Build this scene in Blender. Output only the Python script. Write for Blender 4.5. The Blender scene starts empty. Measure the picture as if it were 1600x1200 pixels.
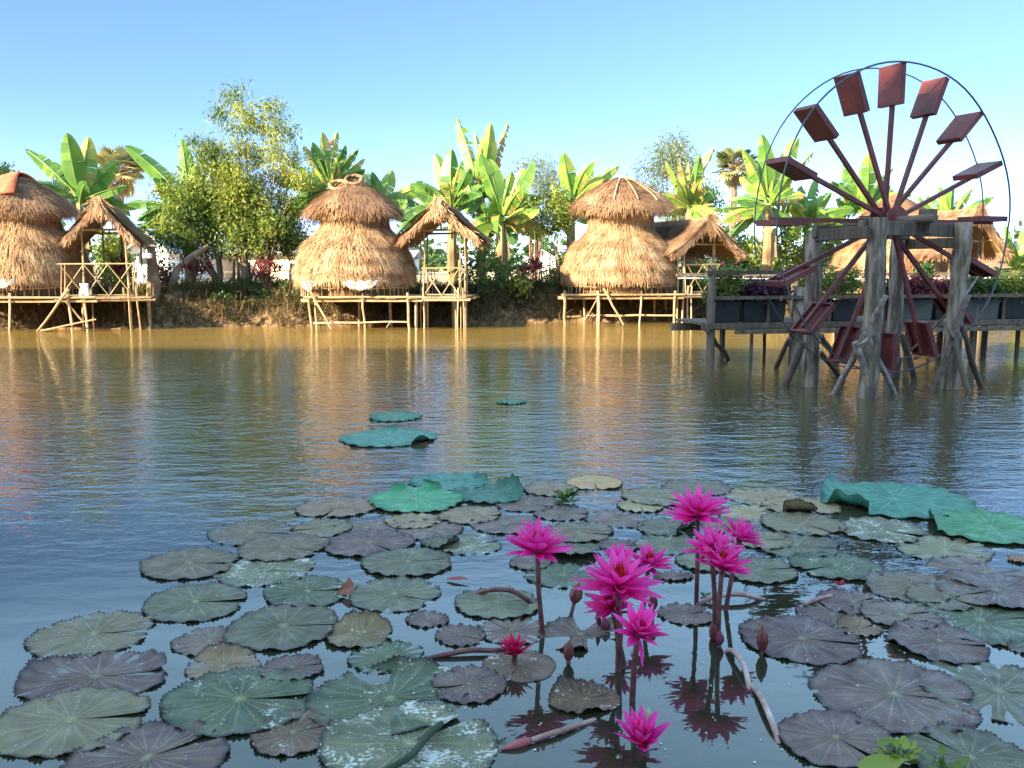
import bpy, math, random
import numpy as np
from mathutils import Vector, Matrix
random.seed(7)
RS = np.random.RandomState(11)
PI = math.pi
R = math.radians
scene = bpy.context.scene
COL = scene.collection

# ------------------------------------------------------------ camera
F = 1430.0; CH = 1.4; PITCH = math.atan(185 / F)
cam_d = bpy.data.cameras.new('camera'); cam = bpy.data.objects.new('camera', cam_d); COL.objects.link(cam)
cam_d.sensor_width = 36; cam_d.lens = 36 * F / 1600
cam_d.clip_start = 0.05; cam_d.clip_end = 3000
cam.location = (0, 0, CH); cam.rotation_euler = (PI / 2 - PITCH, 0, 0)
scene.camera = cam
# ------------------------------------------------------------ world, sun, exposure
SUN_EL = 24.0
SUN_DIR = Vector((-0.78, -0.62, 0)).normalized() * math.cos(R(SUN_EL)) + Vector((0, 0, math.sin(R(SUN_EL))))   # towards the sun
w = bpy.data.worlds.new('World'); scene.world = w; w.use_nodes = True
nt = w.node_tree; bg = nt.nodes['Background']
sky = nt.nodes.new('ShaderNodeTexSky'); sky.sky_type = 'NISHITA'; sky.sun_disc = False
sky.sun_elevation = R(SUN_EL); sky.sun_rotation = math.atan2(SUN_DIR.x, SUN_DIR.y)
sky.air_density = 0.75; sky.dust_density = 0.3; sky.ozone_density = 4.5; sky.altitude = 50
# clear sky, dimmed low down, brighter and warmer overhead as added fill for the foreground
tcw = nt.nodes.new('ShaderNodeTexCoord'); sxw = nt.nodes.new('ShaderNodeSeparateXYZ'); nt.links.new(tcw.outputs['Generated'], sxw.inputs[0])
rw = nt.nodes.new('ShaderNodeValToRGB'); ew = rw.color_ramp.elements
for p_ in (.25, .4, .5, .75, .9, .95): ew.new(p_)
for i_, (p_, v_) in enumerate(((0, (.235, .25, .33)), (.07, (.18, .172, .20)), (.16, (.158, .156, .163)), (.27, (.166, .164, .154)), (.30, (.27, .26, .23)), (.37, (.80, .70, .50)), (.55, (1.0, .82, .52)), (1, (1.0, .80, .48)))): ew[i_].position = p_; ew[i_].color = (*v_, 1)
nt.links.new(sxw.outputs['Z'], rw.inputs[0])
hsv = nt.nodes.new('ShaderNodeMix'); hsv.data_type = 'RGBA'; hsv.blend_type = 'MULTIPLY'; hsv.inputs[0].default_value = 1
nt.links.new(sky.outputs[0], hsv.inputs[6]); nt.links.new(rw.outputs[0], hsv.inputs[7]); nt.links.new(hsv.outputs[2], bg.inputs[0]); bg.inputs[1].default_value = 0.15
sd = bpy.data.lights.new('sun', 'SUN'); so = bpy.data.objects.new('sun', sd); COL.objects.link(so)
sd.energy = 2.0; sd.angle = R(0.6); sd.color = (1.0, 0.79, 0.54)
so.rotation_euler = (-SUN_DIR).to_track_quat('-Z', 'Y').to_euler(); so.location = (-20, -15, 20)
scene.view_settings.view_transform = 'Standard'; scene.view_settings.look = 'None'
scene.view_settings.exposure = 3.6; scene.view_settings.gamma = 1
scene.render.engine = 'CYCLES'
scene.cycles.max_bounces = 6; scene.cycles.transparent_max_bounces = 12
scene.cycles.caustics_reflective = False; scene.cycles.caustics_refractive = False

# ------------------------------------------------------------ picture point -> world point
CP, SP = math.cos(PITCH), math.sin(PITCH)
def ray(px, py):
    a, b = (px - 800) / F, (py - 600) / F
    return Vector((a, CP - b * SP, -SP - b * CP))
def P(px, py, Y):
    r = ray(px, py); return Vector((0, 0, CH)) + r * (Y / r.y)
def G(px, py, z=0.0):
    r = ray(px, py); return Vector((0, 0, CH)) + r * ((z - CH) / r.z)

# ------------------------------------------------------------ mesh builder
class MB:
    def __init__(s): s.v = []; s.f = []; s.t = []; s.a = []
    def add(s, vs, fs, tint=None):
        n = len(s.v); s.v.extend([tuple(p) for p in vs])
        s.f.extend([tuple(i + n for i in f) for f in fs])
        if tint is None: tint = random.random()
        s.t.extend([tint] * len(fs) if not hasattr(tint, '__len__') else list(tint))
    def box(s, c, size, U=Vector((1, 0, 0)), V=Vector((0, 1, 0)), W=Vector((0, 0, 1)), tint=None):
        c = Vector(c); U = U * size[0] / 2; V = V * size[1] / 2; W = W * size[2] / 2
        vs = [c + U * i + V * j + W * k for k in (-1, 1) for j in (-1, 1) for i in (-1, 1)]
        s.add(vs, [(0, 2, 3, 1), (4, 5, 7, 6), (0, 1, 5, 4), (2, 6, 7, 3), (0, 4, 6, 2), (1, 3, 7, 5)], tint)
    def bar(s, a, b, w, h=None, tint=None, up=Vector((0, 0, 1))):
        a = Vector(a); b = Vector(b); d = (b - a); L = d.length; d.normalize()
        if abs(d.dot(up)) > .98: up = Vector((1, 0, 0))
        U = d.cross(up).normalized(); W = U.cross(d)
        s.box((a + b) / 2, (w, L, h or w), U, d, W, tint)
    def tube(s, pts, rad, n=7, tint=None, cap=True, lump=0.0):
        pts = [Vector(p) for p in pts]; m = len(pts)
        if not hasattr(rad, '__len__'): rad = [rad] * m
        vs = []; ref = None
        for i, p in enumerate(pts):
            d = (pts[min(i + 1, m - 1)] - pts[max(i - 1, 0)]).normalized()
            if ref is None:
                ref = Vector((0, 0, 1)) if abs(d.z) < .9 else Vector((1, 0, 0))
            U = d.cross(ref).normalized(); V = U.cross(d).normalized(); ref = V
            ref = V
            U = V.cross(d).normalized() * -1
            for k in range(n):
                an = 2 * PI * k / n
                r = rad[i] * (1 + (random.uniform(-lump, lump) if lump else 0))
                vs.append(p + (U * math.cos(an) + V * math.sin(an)) * r)
        fs = [(i * n + k, i * n + (k + 1) % n, (i + 1) * n + (k + 1) % n, (i + 1) * n + k) for i in range(m - 1) for k in range(n)]
        if cap: fs += [tuple(range(n - 1, -1, -1)), tuple((m - 1) * n + k for k in range(n))]
        s.add(vs, fs, tint)
    def stick(s, a, b, r0, r1=None, n=6, bend=.02, seg=4, lump=.08, tint=None):
        a = Vector(a); b = Vector(b); L = (b - a).length; pts = []; rr = []
        r1 = r0 if r1 is None else r1
        for i in range(seg + 1):
            t = i / seg
            j = Vector((random.uniform(-1, 1), random.uniform(-1, 1), random.uniform(-.3, .3))) * bend * L * (0 if i in (0, seg) else 1)
            pts.append(a.lerp(b, t) + j); rr.append(r0 + (r1 - r0) * t)
        s.tube(pts, rr, n, tint, True, lump)
    def lathe(s, prof, n=32, c=(0, 0, 0), wob=0.0, tint=None):
        c = Vector(c); vs = []; m = len(prof)
        ph = random.uniform(0, 6)
        for r, z in prof:
            for k in range(n):
                a = 2 * PI * k / n; q = 1 + wob * (math.sin(3 * a + ph + z) + .6 * math.sin(7 * a + 2 * ph) + random.uniform(-.4, .4))
                vs.append(c + Vector((r * q * math.cos(a), r * q * math.sin(a), z)))
        fs = [(i * n + k, i * n + (k + 1) % n, (i + 1) * n + (k + 1) % n, (i + 1) * n + k) for i in range(m - 1) for k in range(n)]
        s.add(vs, fs, tint)
    def quads(s, V, tint):          # V: N x 4 x 3 array
        n = len(s.v); N = len(V)
        s.v.extend(map(tuple, V.reshape(-1, 3).tolist()))
        s.f.extend([(n + 4 * i, n + 4 * i + 1, n + 4 * i + 2, n + 4 * i + 3) for i in range(N)])
        s.t.extend(list(np.asarray(tint, dtype=float)))
    def build(s, name, mat, parent=None, smooth=False, attrs=None):
        org = Vector(parent.location) if parent else Vector((0, 0, 0))
        me = bpy.data.meshes.new(name)
        vs = s.v if org.length == 0 else (np.array(s.v) - np.array(org)).tolist()
        me.from_pydata(vs, [], s.f)
        at = me.attributes.new('tint', 'FLOAT', 'FACE'); at.data.foreach_set('value', s.t)
        if attrs:
            for k, val in attrs.items():
                q = me.attributes.new(k, 'FLOAT', 'POINT'); q.data.foreach_set('value', val)
        if smooth: me.polygons.foreach_set('use_smooth', [True] * len(me.polygons))
        me.materials.append(mat)
        o = bpy.data.objects.new(name, me); COL.objects.link(o)
        if parent: o.parent = parent
        return o

def tag(o, label=None, cat=None, group=None, kind=None):
    if label: o['label'] = label
    if cat: o['category'] = cat
    if group: o['group'] = group
    if kind: o['kind'] = kind
    return o
def empty(name, loc, label, cat, group=None):
    o = bpy.data.objects.new(name, None); o.empty_display_size = .2; COL.objects.link(o); o.location = loc
    return tag(o, label, cat, group)

# ------------------------------------------------------------ materials
def mat(name, stops, scale=6, rough=.8, bump=.0, bscale=40, tintw=.5, spec=.3, transl=0.0, stretch=(1, 1, 1), detail=5, metal=0):
    """colour ramp driven by noise + the per-face 'tint' attribute"""
    m = bpy.data.materials.new(name); m.use_nodes = True; t = m.node_tree; N = t.nodes; L = t.links
    b = N['Principled BSDF']; out = N['Material Output']
    tc = N.new('ShaderNodeTexCoord'); mp = N.new('ShaderNodeMapping'); mp.inputs['Scale'].default_value = stretch
    L.new(tc.outputs['Object'], mp.inputs[0])
    no = N.new('ShaderNodeTexNoise'); no.inputs['Scale'].default_value = scale; no.inputs['Detail'].default_value = detail
    L.new(mp.outputs[0], no.inputs['Vector'])
    at = N.new('ShaderNodeAttribute'); at.attribute_name = 'tint'
    mr = N.new('ShaderNodeMapRange'); mr.inputs[1].default_value = .3; mr.inputs[2].default_value = .7
    L.new(no.outputs[0], mr.inputs[0])
    mx = N.new('ShaderNodeMix'); mx.data_type = 'FLOAT'; mx.inputs[0].default_value = tintw
    L.new(mr.outputs[0], mx.inputs[2]); L.new(at.outputs['Fac'], mx.inputs[3])
    cr = N.new('ShaderNodeValToRGB'); e = cr.color_ramp.elements
    while len(e) < len(stops): e.new(.5)
    for i, (p, c) in enumerate(stops): e[i].position = p; e[i].color = (*c, 1)
    L.new(mx.outputs[0], cr.inputs[0]); L.new(cr.outputs[0], b.inputs['Base Color'])
    b.inputs['Roughness'].default_value = rough; b.inputs['Specular IOR Level'].default_value = spec; b.inputs['Metallic'].default_value = metal
    if bump:
        n2 = N.new('ShaderNodeTexNoise'); n2.inputs['Scale'].default_value = bscale; n2.inputs['Detail'].default_value = 4
        L.new(mp.outputs[0], n2.inputs['Vector'])
        bp = N.new('ShaderNodeBump'); bp.inputs['Strength'].default_value = bump; bp.inputs['Distance'].default_value = .02
        L.new(n2.outputs[0], bp.inputs['Height']); L.new(bp.outputs[0], b.inputs['Normal'])
    if transl:
        tr = N.new('ShaderNodeBsdfTranslucent'); L.new(cr.outputs[0], tr.inputs[0])
        ms = N.new('ShaderNodeMixShader'); ms.inputs[0].default_value = transl
        L.new(b.outputs[0], ms.inputs[1]); L.new(tr.outputs[0], ms.inputs[2]); L.new(ms.outputs[0], out.inputs[0])
    return m
M = {}
M['straw'] = mat('straw', [(0, (.10, .048, .022)), (.3, (.28, .16, .085)), (.65, (.47, .31, .165)), (1, (.70, .55, .35))], 3.6, .85, .5, 60, .42)
M['straw_brown'] = mat('straw_brown', [(0, (.10, .055, .035)), (.4, (.27, .155, .09)), (.8, (.42, .27, .15)), (1, (.58, .40, .22))], 3.2, .9, .5, 60, .45)
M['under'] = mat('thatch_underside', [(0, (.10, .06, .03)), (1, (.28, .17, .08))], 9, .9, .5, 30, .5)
M['bamboo'] = mat('bamboo', [(0, (.17, .11, .06)), (.5, (.36, .26, .14)), (1, (.54, .43, .27))], 8, .6, .2, 40, .6)
M['oldwood'] = mat('old_wood', [(0, (.050, .038, .028)), (.5, (.115, .09, .067)), (1, (.21, .175, .135))], 5, .85, .8, 30, .35, stretch=(3, 3, .6))
M['logwood'] = mat('weathered_log', [(0, (.055, .042, .032)), (.4, (.12, .095, .072)), (.6, (.22, .18, .14)), (1, (.36, .305, .245))], 7, .85, 1.0, 22, .2, stretch=(2.5, 2.5, .5))
M['darkwood'] = mat('dark_branch', [(0, (.05, .038, .03)), (1, (.17, .13, .10))], 7, .85, .6, 30, .5)
M['greybranch'] = mat('pale_branch', [(0, (.06, .045, .038)), (.5, (.17, .14, .12)), (1, (.38, .34, .31))], 14, .8, .6, 40, .35)
M['red'] = mat('maroon_paint', [(0, (.07, .014, .014)), (.5, (.13, .027, .025)), (1, (.20, .046, .040))], 5, .55, .25, 30, .35, .4)
M['rim'] = mat('dark_steel', [(0, (.035, .045, .055)), (1, (.075, .09, .10))], 5, .5, .0, 30, .35, .5, metal=.3)
M['trunk'] = mat('bark', [(0, (.07, .05, .035)), (.5, (.17, .12, .08)), (1, (.28, .21, .15))], 6, .9, .8, 20, .3)
M['bananatrunk'] = mat('banana_stem', [(0, (.09, .055, .03)), (.45, (.25, .19, .09)), (.8, (.33, .33, .14)), (1, (.18, .26, .07))], 3, .7, .4, 20, .3, stretch=(1, 1, .5))
M['banana'] = mat('banana_leaf', [(0, (.02, .07, .02)), (.3, (.05, .15, .03)), (.6, (.15, .29, .045)), (.78, (.36, .42, .09)), (.9, (.38, .26, .10)), (1, (.22, .12, .06))], 3, .42, .15, 30, .82, .45, .35)
M['leaf'] = mat('tree_leaf', [(0, (.03, .07, .018)), (.4, (.095, .16, .03)), (.7, (.24, .29, .042)), (1, (.42, .42, .08))], .8, .5, 0, 30, .55, .35, .35)
M['darkleaf'] = mat('dark_leaf', [(0, (.018, .045, .014)), (.5, (.045, .10, .022)), (1, (.12, .19, .04))], .8, .5, 0, 30, .6, .35, .25)
M['greyleaf'] = mat('grey_leaf', [(0, (.07, .11, .06)), (.5, (.15, .20, .10)), (1, (.30, .32, .17))], .8, .6, 0, 30, .6, .3, .3)
M['palm'] = mat('fan_palm_leaf', [(0, (.05, .09, .04)), (.4, (.13, .17, .07)), (.7, (.32, .30, .12)), (1, (.52, .36, .17))], 1.2, .55, 0, 30, .6, .3, .2)
M['redleaf'] = mat('red_leaf', [(0, (.05, .012, .018)), (.6, (.15, .03, .04)), (1, (.30, .08, .06))], 3, .5, 0, 30, .6, .3, .25)
M['purpleleaf'] = mat('purple_leaf', [(0, (.018, .008, .018)), (.6, (.06, .015, .045)), (1, (.12, .04, .08))], 3, .5, 0, 30, .6, .3, .2)
M['grass'] = mat('dry_grass', [(0, (.03, .034, .012)), (.4, (.085, .07, .03)), (.8, (.18, .135, .065)), (1, (.32, .25, .13))], 1.5, .8, 0, 30, .6, .2, .2)
M['greengrass'] = mat('green_grass', [(0, (.02, .045, .012)), (.6, (.07, .12, .03)), (1, (.20, .22, .07))], 1.5, .8, 0, 30, .6, .2, .2)
M['cloth'] = mat('white_cloth', [(0, (.55, .56, .62)), (1, (.80, .80, .82))], 4, .8, .3, 10, .3)
M['redcloth'] = mat('red_cover', [(0, (.50, .10, .045)), (1, (.68, .18, .08))], 4, .7, .3, 10, .3)
M['plaster'] = mat('cream_wall', [(0, (.50, .43, .30)), (.5, (.66, .58, .42)), (1, (.74, .67, .52))], .8, .9, .1, 10, .2)
M['whitewall'] = mat('white_wall', [(0, (.62, .62, .62)), (1, (.8, .8, .8))], .8, .9, .1, 10, .2)
M['roofgrey'] = mat('grey_sheet_roof', [(0, (.22, .24, .27)), (1, (.38, .41, .45))], 2, .5, .1, 10, .3)
M['rooflite'] = mat('pale_sheet_roof', [(0, (.50, .54, .60)), (1, (.72, .76, .8))], 2, .5, .1, 10, .3)
M['bluetarp'] = mat('blue_sheet', [(0, (.02, .16, .55)), (1, (.04, .28, .75))], 2, .5, .1, 10, .3)
M['brownwall'] = mat('brown_wall', [(0, (.16, .09, .06)), (1, (.36, .21, .15))], 2, .9, .1, 10, .3)
M['glass'] = mat('dark_window', [(0, (.02, .025, .03)), (1, (.06, .07, .08))], 2, .2, 0, 10, .3, .5)
M['tub'] = mat('planter_plastic', [(0, (.010, .011, .013)), (1, (.028, .030, .032))], 4, .55, .1, 20, .3)
M['tubgrey'] = mat('planter_concrete', [(0, (.045, .045, .045)), (1, (.11, .11, .105))], 4, .9, .3, 20, .3)
M['zinnia'] = mat('pink_blossom', [(0, (.45, .02, .13)), (1, (.75, .10, .30))], 9, .6, 0, 20, .7, .3, .2)
M['bark_dark'] = M['darkwood']

def pad_mat(name, c1, c2, edge, foam=0.0, center=(.42, .42, .20), rough=.45, spec=.28, veins=1.0, spots=.5):
    m = bpy.data.materials.new(name); m.use_nodes = True; t = m.node_tree; N = t.nodes; L = t.links
    b = N['Principled BSDF']
    def math_(op, a, bb=None, clamp=False):
        n = N.new('ShaderNodeMath'); n.operation = op; n.use_clamp = clamp
        for i, x in enumerate((a, bb)):
            if x is None: continue
            if isinstance(x, (int, float)): n.inputs[i].default_value = x
            else: L.new(x, n.inputs[i])
        return n.outputs[0]
    def mix(f, a, bb):
        n = N.new('ShaderNodeMix'); n.data_type = 'RGBA'
        if isinstance(f, (int, float)): n.inputs[0].default_value = f
        else: L.new(f, n.inputs[0])
        for i, x in ((6, a), (7, bb)):
            if isinstance(x, tuple): n.inputs[i].default_value = (*x, 1)
            else: L.new(x, n.inputs[i])
        return n.outputs[2]
    tc = N.new('ShaderNodeTexCoord'); obj = tc.outputs['Object']
    def noise(sc, det=4, vec=obj):
        n = N.new('ShaderNodeTexNoise'); n.inputs['Scale'].default_value = sc; n.inputs['Detail'].default_value = det; L.new(vec, n.inputs['Vector']); return n.outputs[0]
    A = N.new('ShaderNodeAttribute'); A.attribute_name = 'ang'; ang = A.outputs['Fac']
    B = N.new('ShaderNodeAttribute'); B.attribute_name = 'rad'; rad = B.outputs['Fac']
    mr = N.new('ShaderNodeMapRange'); mr.inputs[1].default_value = .35; mr.inputs[2].default_value = .65; L.new(noise(9, 5), mr.inputs[0])
    oi = N.new('ShaderNodeObjectInfo')
    rnd = oi.outputs['Random']
    col = mix(mr.outputs[0], c1, c2)
    hs = N.new('ShaderNodeHueSaturation'); L.new(math_('ADD', math_('MULTIPLY', rnd, .05), .475), hs.inputs[0])
    L.new(math_('ADD', math_('MULTIPLY', rnd, .5), .78), hs.inputs[2]); L.new(col, hs.inputs[4]); col = hs.outputs[0]
    # veins
    wig = math_('MULTIPLY', noise(14, 2), .10)
    sn = math_('ABSOLUTE', math_('COSINE', math_('MULTIPLY', math_('ADD', ang, wig), 9.0)))
    vein = math_('POWER', sn, 26.0)
    vein = math_('MULTIPLY', vein, math_('SUBTRACT', 1.0, rad, True))
    sn2 = math_('ABSOLUTE', math_('COSINE', math_('MULTIPLY', math_('ADD', ang, wig), 23.0)))
    v2 = math_('MULTIPLY', math_('POWER', sn2, 10.0), math_('MULTIPLY', rad, .22))
    col = mix(math_('MULTIPLY', vein, .4 * veins), col, center)
    col = mix(math_('MULTIPLY', v2, veins), col, tuple(x * .45 for x in c1))
    # centre
    cc = N.new('ShaderNodeMapRange'); cc.inputs[1].default_value = .16; cc.inputs[2].default_value = .02
    L.new(math_('ADD', rad, math_('MULTIPLY', noise(60, 2), .10)), cc.inputs[0])
    col = mix(math_('MULTIPLY', cc.outputs[0], .75), col, center)
    # rim
    ee = N.new('ShaderNodeMapRange'); ee.inputs[1].default_value = .93; ee.inputs[2].default_value = .99
    L.new(rad, ee.inputs[0]); col = mix(math_('MULTIPLY', ee.outputs[0], .8), col, edge)
    # dark blotches and pale specks
    dk = N.new('ShaderNodeMapRange'); dk.inputs[1].default_value = .62; dk.inputs[2].default_value = .70; L.new(noise(30, 3), dk.inputs[0])
    col = mix(math_('MULTIPLY', dk.outputs[0], .55 * spots), col, tuple(x * .3 for x in c1))
    if foam > 0:
        fm = N.new('ShaderNodeMapRange'); fm.inputs[1].default_value = .66 - foam * .25; fm.inputs[2].default_value = .74 - foam * .25
        L.new(math_('ADD', math_('MULTIPLY', noise(10, 2), .55), math_('MULTIPLY', noise(85, 4), .5)), fm.inputs[0])
        col = mix(math_('MULTIPLY', fm.outputs[0], .9), col, (.50, .50, .46))
    sp = N.new('ShaderNodeMapRange'); sp.inputs[1].default_value = .735; sp.inputs[2].default_value = .77; L.new(noise(110, 1), sp.inputs[0])
    col = mix(sp.outputs[0], col, (.55, .55, .52))
    L.new(col, b.inputs['Base Color'])
    rr = N.new('ShaderNodeMapRange'); rr.inputs[1].default_value = .35; rr.inputs[2].default_value = .65
    rr.inputs[3].default_value = rough - .13; rr.inputs[4].default_value = rough + .18; L.new(noise(16, 3), rr.inputs[0]); L.new(rr.outputs[0], b.inputs['Roughness'])
    b.inputs['Specular IOR Level'].default_value = spec
    h = math_('ADD', math_('MULTIPLY', noise(70, 4), .5), math_('MULTIPLY', math_('ADD', sn2, math_('MULTIPLY', sn, .8)), math_('MULTIPLY', math_('SUBTRACT', 1.15, rad), -.5)))
    bp = N.new('ShaderNodeBump'); bp.inputs['Strength'].default_value = .55; bp.inputs['Distance'].default_value = .006
    L.new(h, bp.inputs['Height']); L.new(bp.outputs[0], b.inputs['Normal'])
    return m
DK = (.012, .010, .016)
PM = {
 'olive': pad_mat('olive_grey_pad', (0.106, 0.087, 0.052), (0.167, 0.138, 0.080), DK),
 'tan': pad_mat('tan_pad', (0.162, 0.114, 0.063), (0.254, 0.179, 0.101), DK),
 'green': pad_mat('grey_green_pad', (0.067, 0.070, 0.044), (0.127, 0.121, 0.076), DK),
 'deep': pad_mat('deep_green_pad', (0.039, 0.060, 0.035), (0.086, 0.105, 0.059), DK, .12),
 'purple': pad_mat('purple_pad', (0.081, 0.049, 0.045), (0.140, 0.097, 0.084), DK),
 'brown': pad_mat('brown_pad', (0.092, 0.058, 0.035), (0.167, 0.116, 0.071), DK, .15),
 'foam': pad_mat('foamy_pad', (0.071, 0.076, 0.044), (0.127, 0.118, 0.072), DK, .42),
 'orange': pad_mat('orange_pad', (.36, .15, .08), (.28, .20, .08), DK, 0, (.5, .4, .2)),
 'teal': pad_mat('teal_lotus', (.020, .115, .072), (.045, .18, .118), (.02, .06, .05), 0, (.25, .42, .32), .5, .3, 1.3, .5),
 'jade': pad_mat('jade_lotus', (.03, .17, .085), (.06, .25, .12), (.03, .09, .05), 0, (.28, .5, .28), .5, .3, 1.3, .5),
 'dteal': pad_mat('dark_teal_lotus', (.02, .09, .065), (.04, .15, .105), (.02, .06, .05), 0, (.2, .35, .25), .5, .3, 1.3, .5),
}
# ------------------------------------------------------------ ground (pond bed, banks and land in one sheet)
def bank_y(x): return 22.3 + .2 * x + .22 * math.sin(x * 1.7) + .12 * math.sin(x * 4.1 + 1)
def fbm(x, y):
    return (math.sin(x * 1.3 + y * .7) + math.sin(x * 2.9 - y * 2.1 + 1) * .5 + math.sin(x * 6.1 + y * 5.3 + 2) * .3 + math.sin(x * 11.7 - y * 9.3) * .2)
def ground_z(x, y):
    d = y - bank_y(x)
    if x > 26: d = min(d, 60)
    if d < 0: z = max(-.9, d * .5 - .02)
    elif d < 1.0: z = .80 * (math.sin(d * PI / 2) ** .75) + .05 * fbm(x, y * 2)
    else: z = .80 + .035 * fbm(x * .6, y * .4)
    if y < 1.6: z = max(z, min(.12, (1.3 - y) * .5))
    return z
def ground():
    xs = sorted(set([-900, -400, -200, -120, -80, -60, -48, -40] + list(np.arange(-34, 26, .3)) + [30, 36, 44, 60, 80, 120, 200, 400, 900]))
    ys = sorted(set([-300, -100, -40, -20, -10, -4, 0, .6, 1, 1.3, 1.6, 2.2, 4, 8, 12, 16] + list(np.arange(17, 32, .16)) + [33, 35, 38, 42, 48, 56, 70, 100, 160, 300, 700, 2500]))
    vs = [(x, y, ground_z(x, y)) for y in ys for x in xs]; n = len(xs)
    fs = [(j * n + i, j * n + i + 1, (j + 1) * n + i + 1, (j + 1) * n + i) for j in range(len(ys) - 1) for i in range(n - 1)]
    m = bpy.data.materials.new('earth'); m.use_nodes = True; t = m.node_tree; N = t.nodes; L = t.links; b = N['Principled BSDF']
    g = N.new('ShaderNodeNewGeometry')
    n1 = N.new('ShaderNodeTexNoise'); n1.inputs['Scale'].default_value = .9; n1.inputs['Detail'].default_value = 8; L.new(g.outputs['Position'], n1.inputs['Vector'])
    n2 = N.new('ShaderNodeTexNoise'); n2.inputs['Scale'].default_value = 9; n2.inputs['Detail'].default_value = 6; L.new(g.outputs['Position'], n2.inputs['Vector'])
    cr = N.new('ShaderNodeValToRGB'); e = cr.color_ramp.elements
    e[0].position = .35; e[0].color = (.07, .045, .025, 1); e[1].position = .62; e[1].color = (.22, .145, .08, 1)
    L.new(n2.outputs[0], cr.inputs[0])
    cr2 = N.new('ShaderNodeValToRGB'); e = cr2.color_ramp.elements
    e[0].position = .38; e[0].color = (.36, .27, .15, 1); e[1].position = .6; e[1].color = (.52, .42, .27, 1); L.new(n1.outputs[0], cr2.inputs[0])
    sx = N.new('ShaderNodeSeparateXYZ'); L.new(g.outputs['Position'], sx.inputs[0])
    mr = N.new('ShaderNodeMapRange'); mr.inputs[1].default_value = .62; mr.inputs[2].default_value = .8; L.new(sx.outputs['Z'], mr.inputs[0])
    mx = N.new('ShaderNodeMix'); mx.data_type = 'RGBA'; L.new(mr.outputs[0], mx.inputs[0]); L.new(cr.outputs[0], mx.inputs[6]); L.new(cr2.outputs[0], mx.inputs[7])
    L.new(mx.outputs[2], b.inputs['Base Color']); b.inputs['Roughness'].default_value = .95; b.inputs['Specular IOR Level'].default_value = .1
    bp = N.new('ShaderNodeBump'); bp.inputs['Strength'].default_value = 1; bp.inputs['Distance'].default_value = .06
    L.new(n2.outputs[0], bp.inputs['Height']); L.new(bp.outputs[0], b.inputs['Normal'])
    mb = MB(); mb.add(vs, fs, .5); o = mb.build('ground', m, smooth=True); tag(o, kind='structure')
ground()

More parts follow.
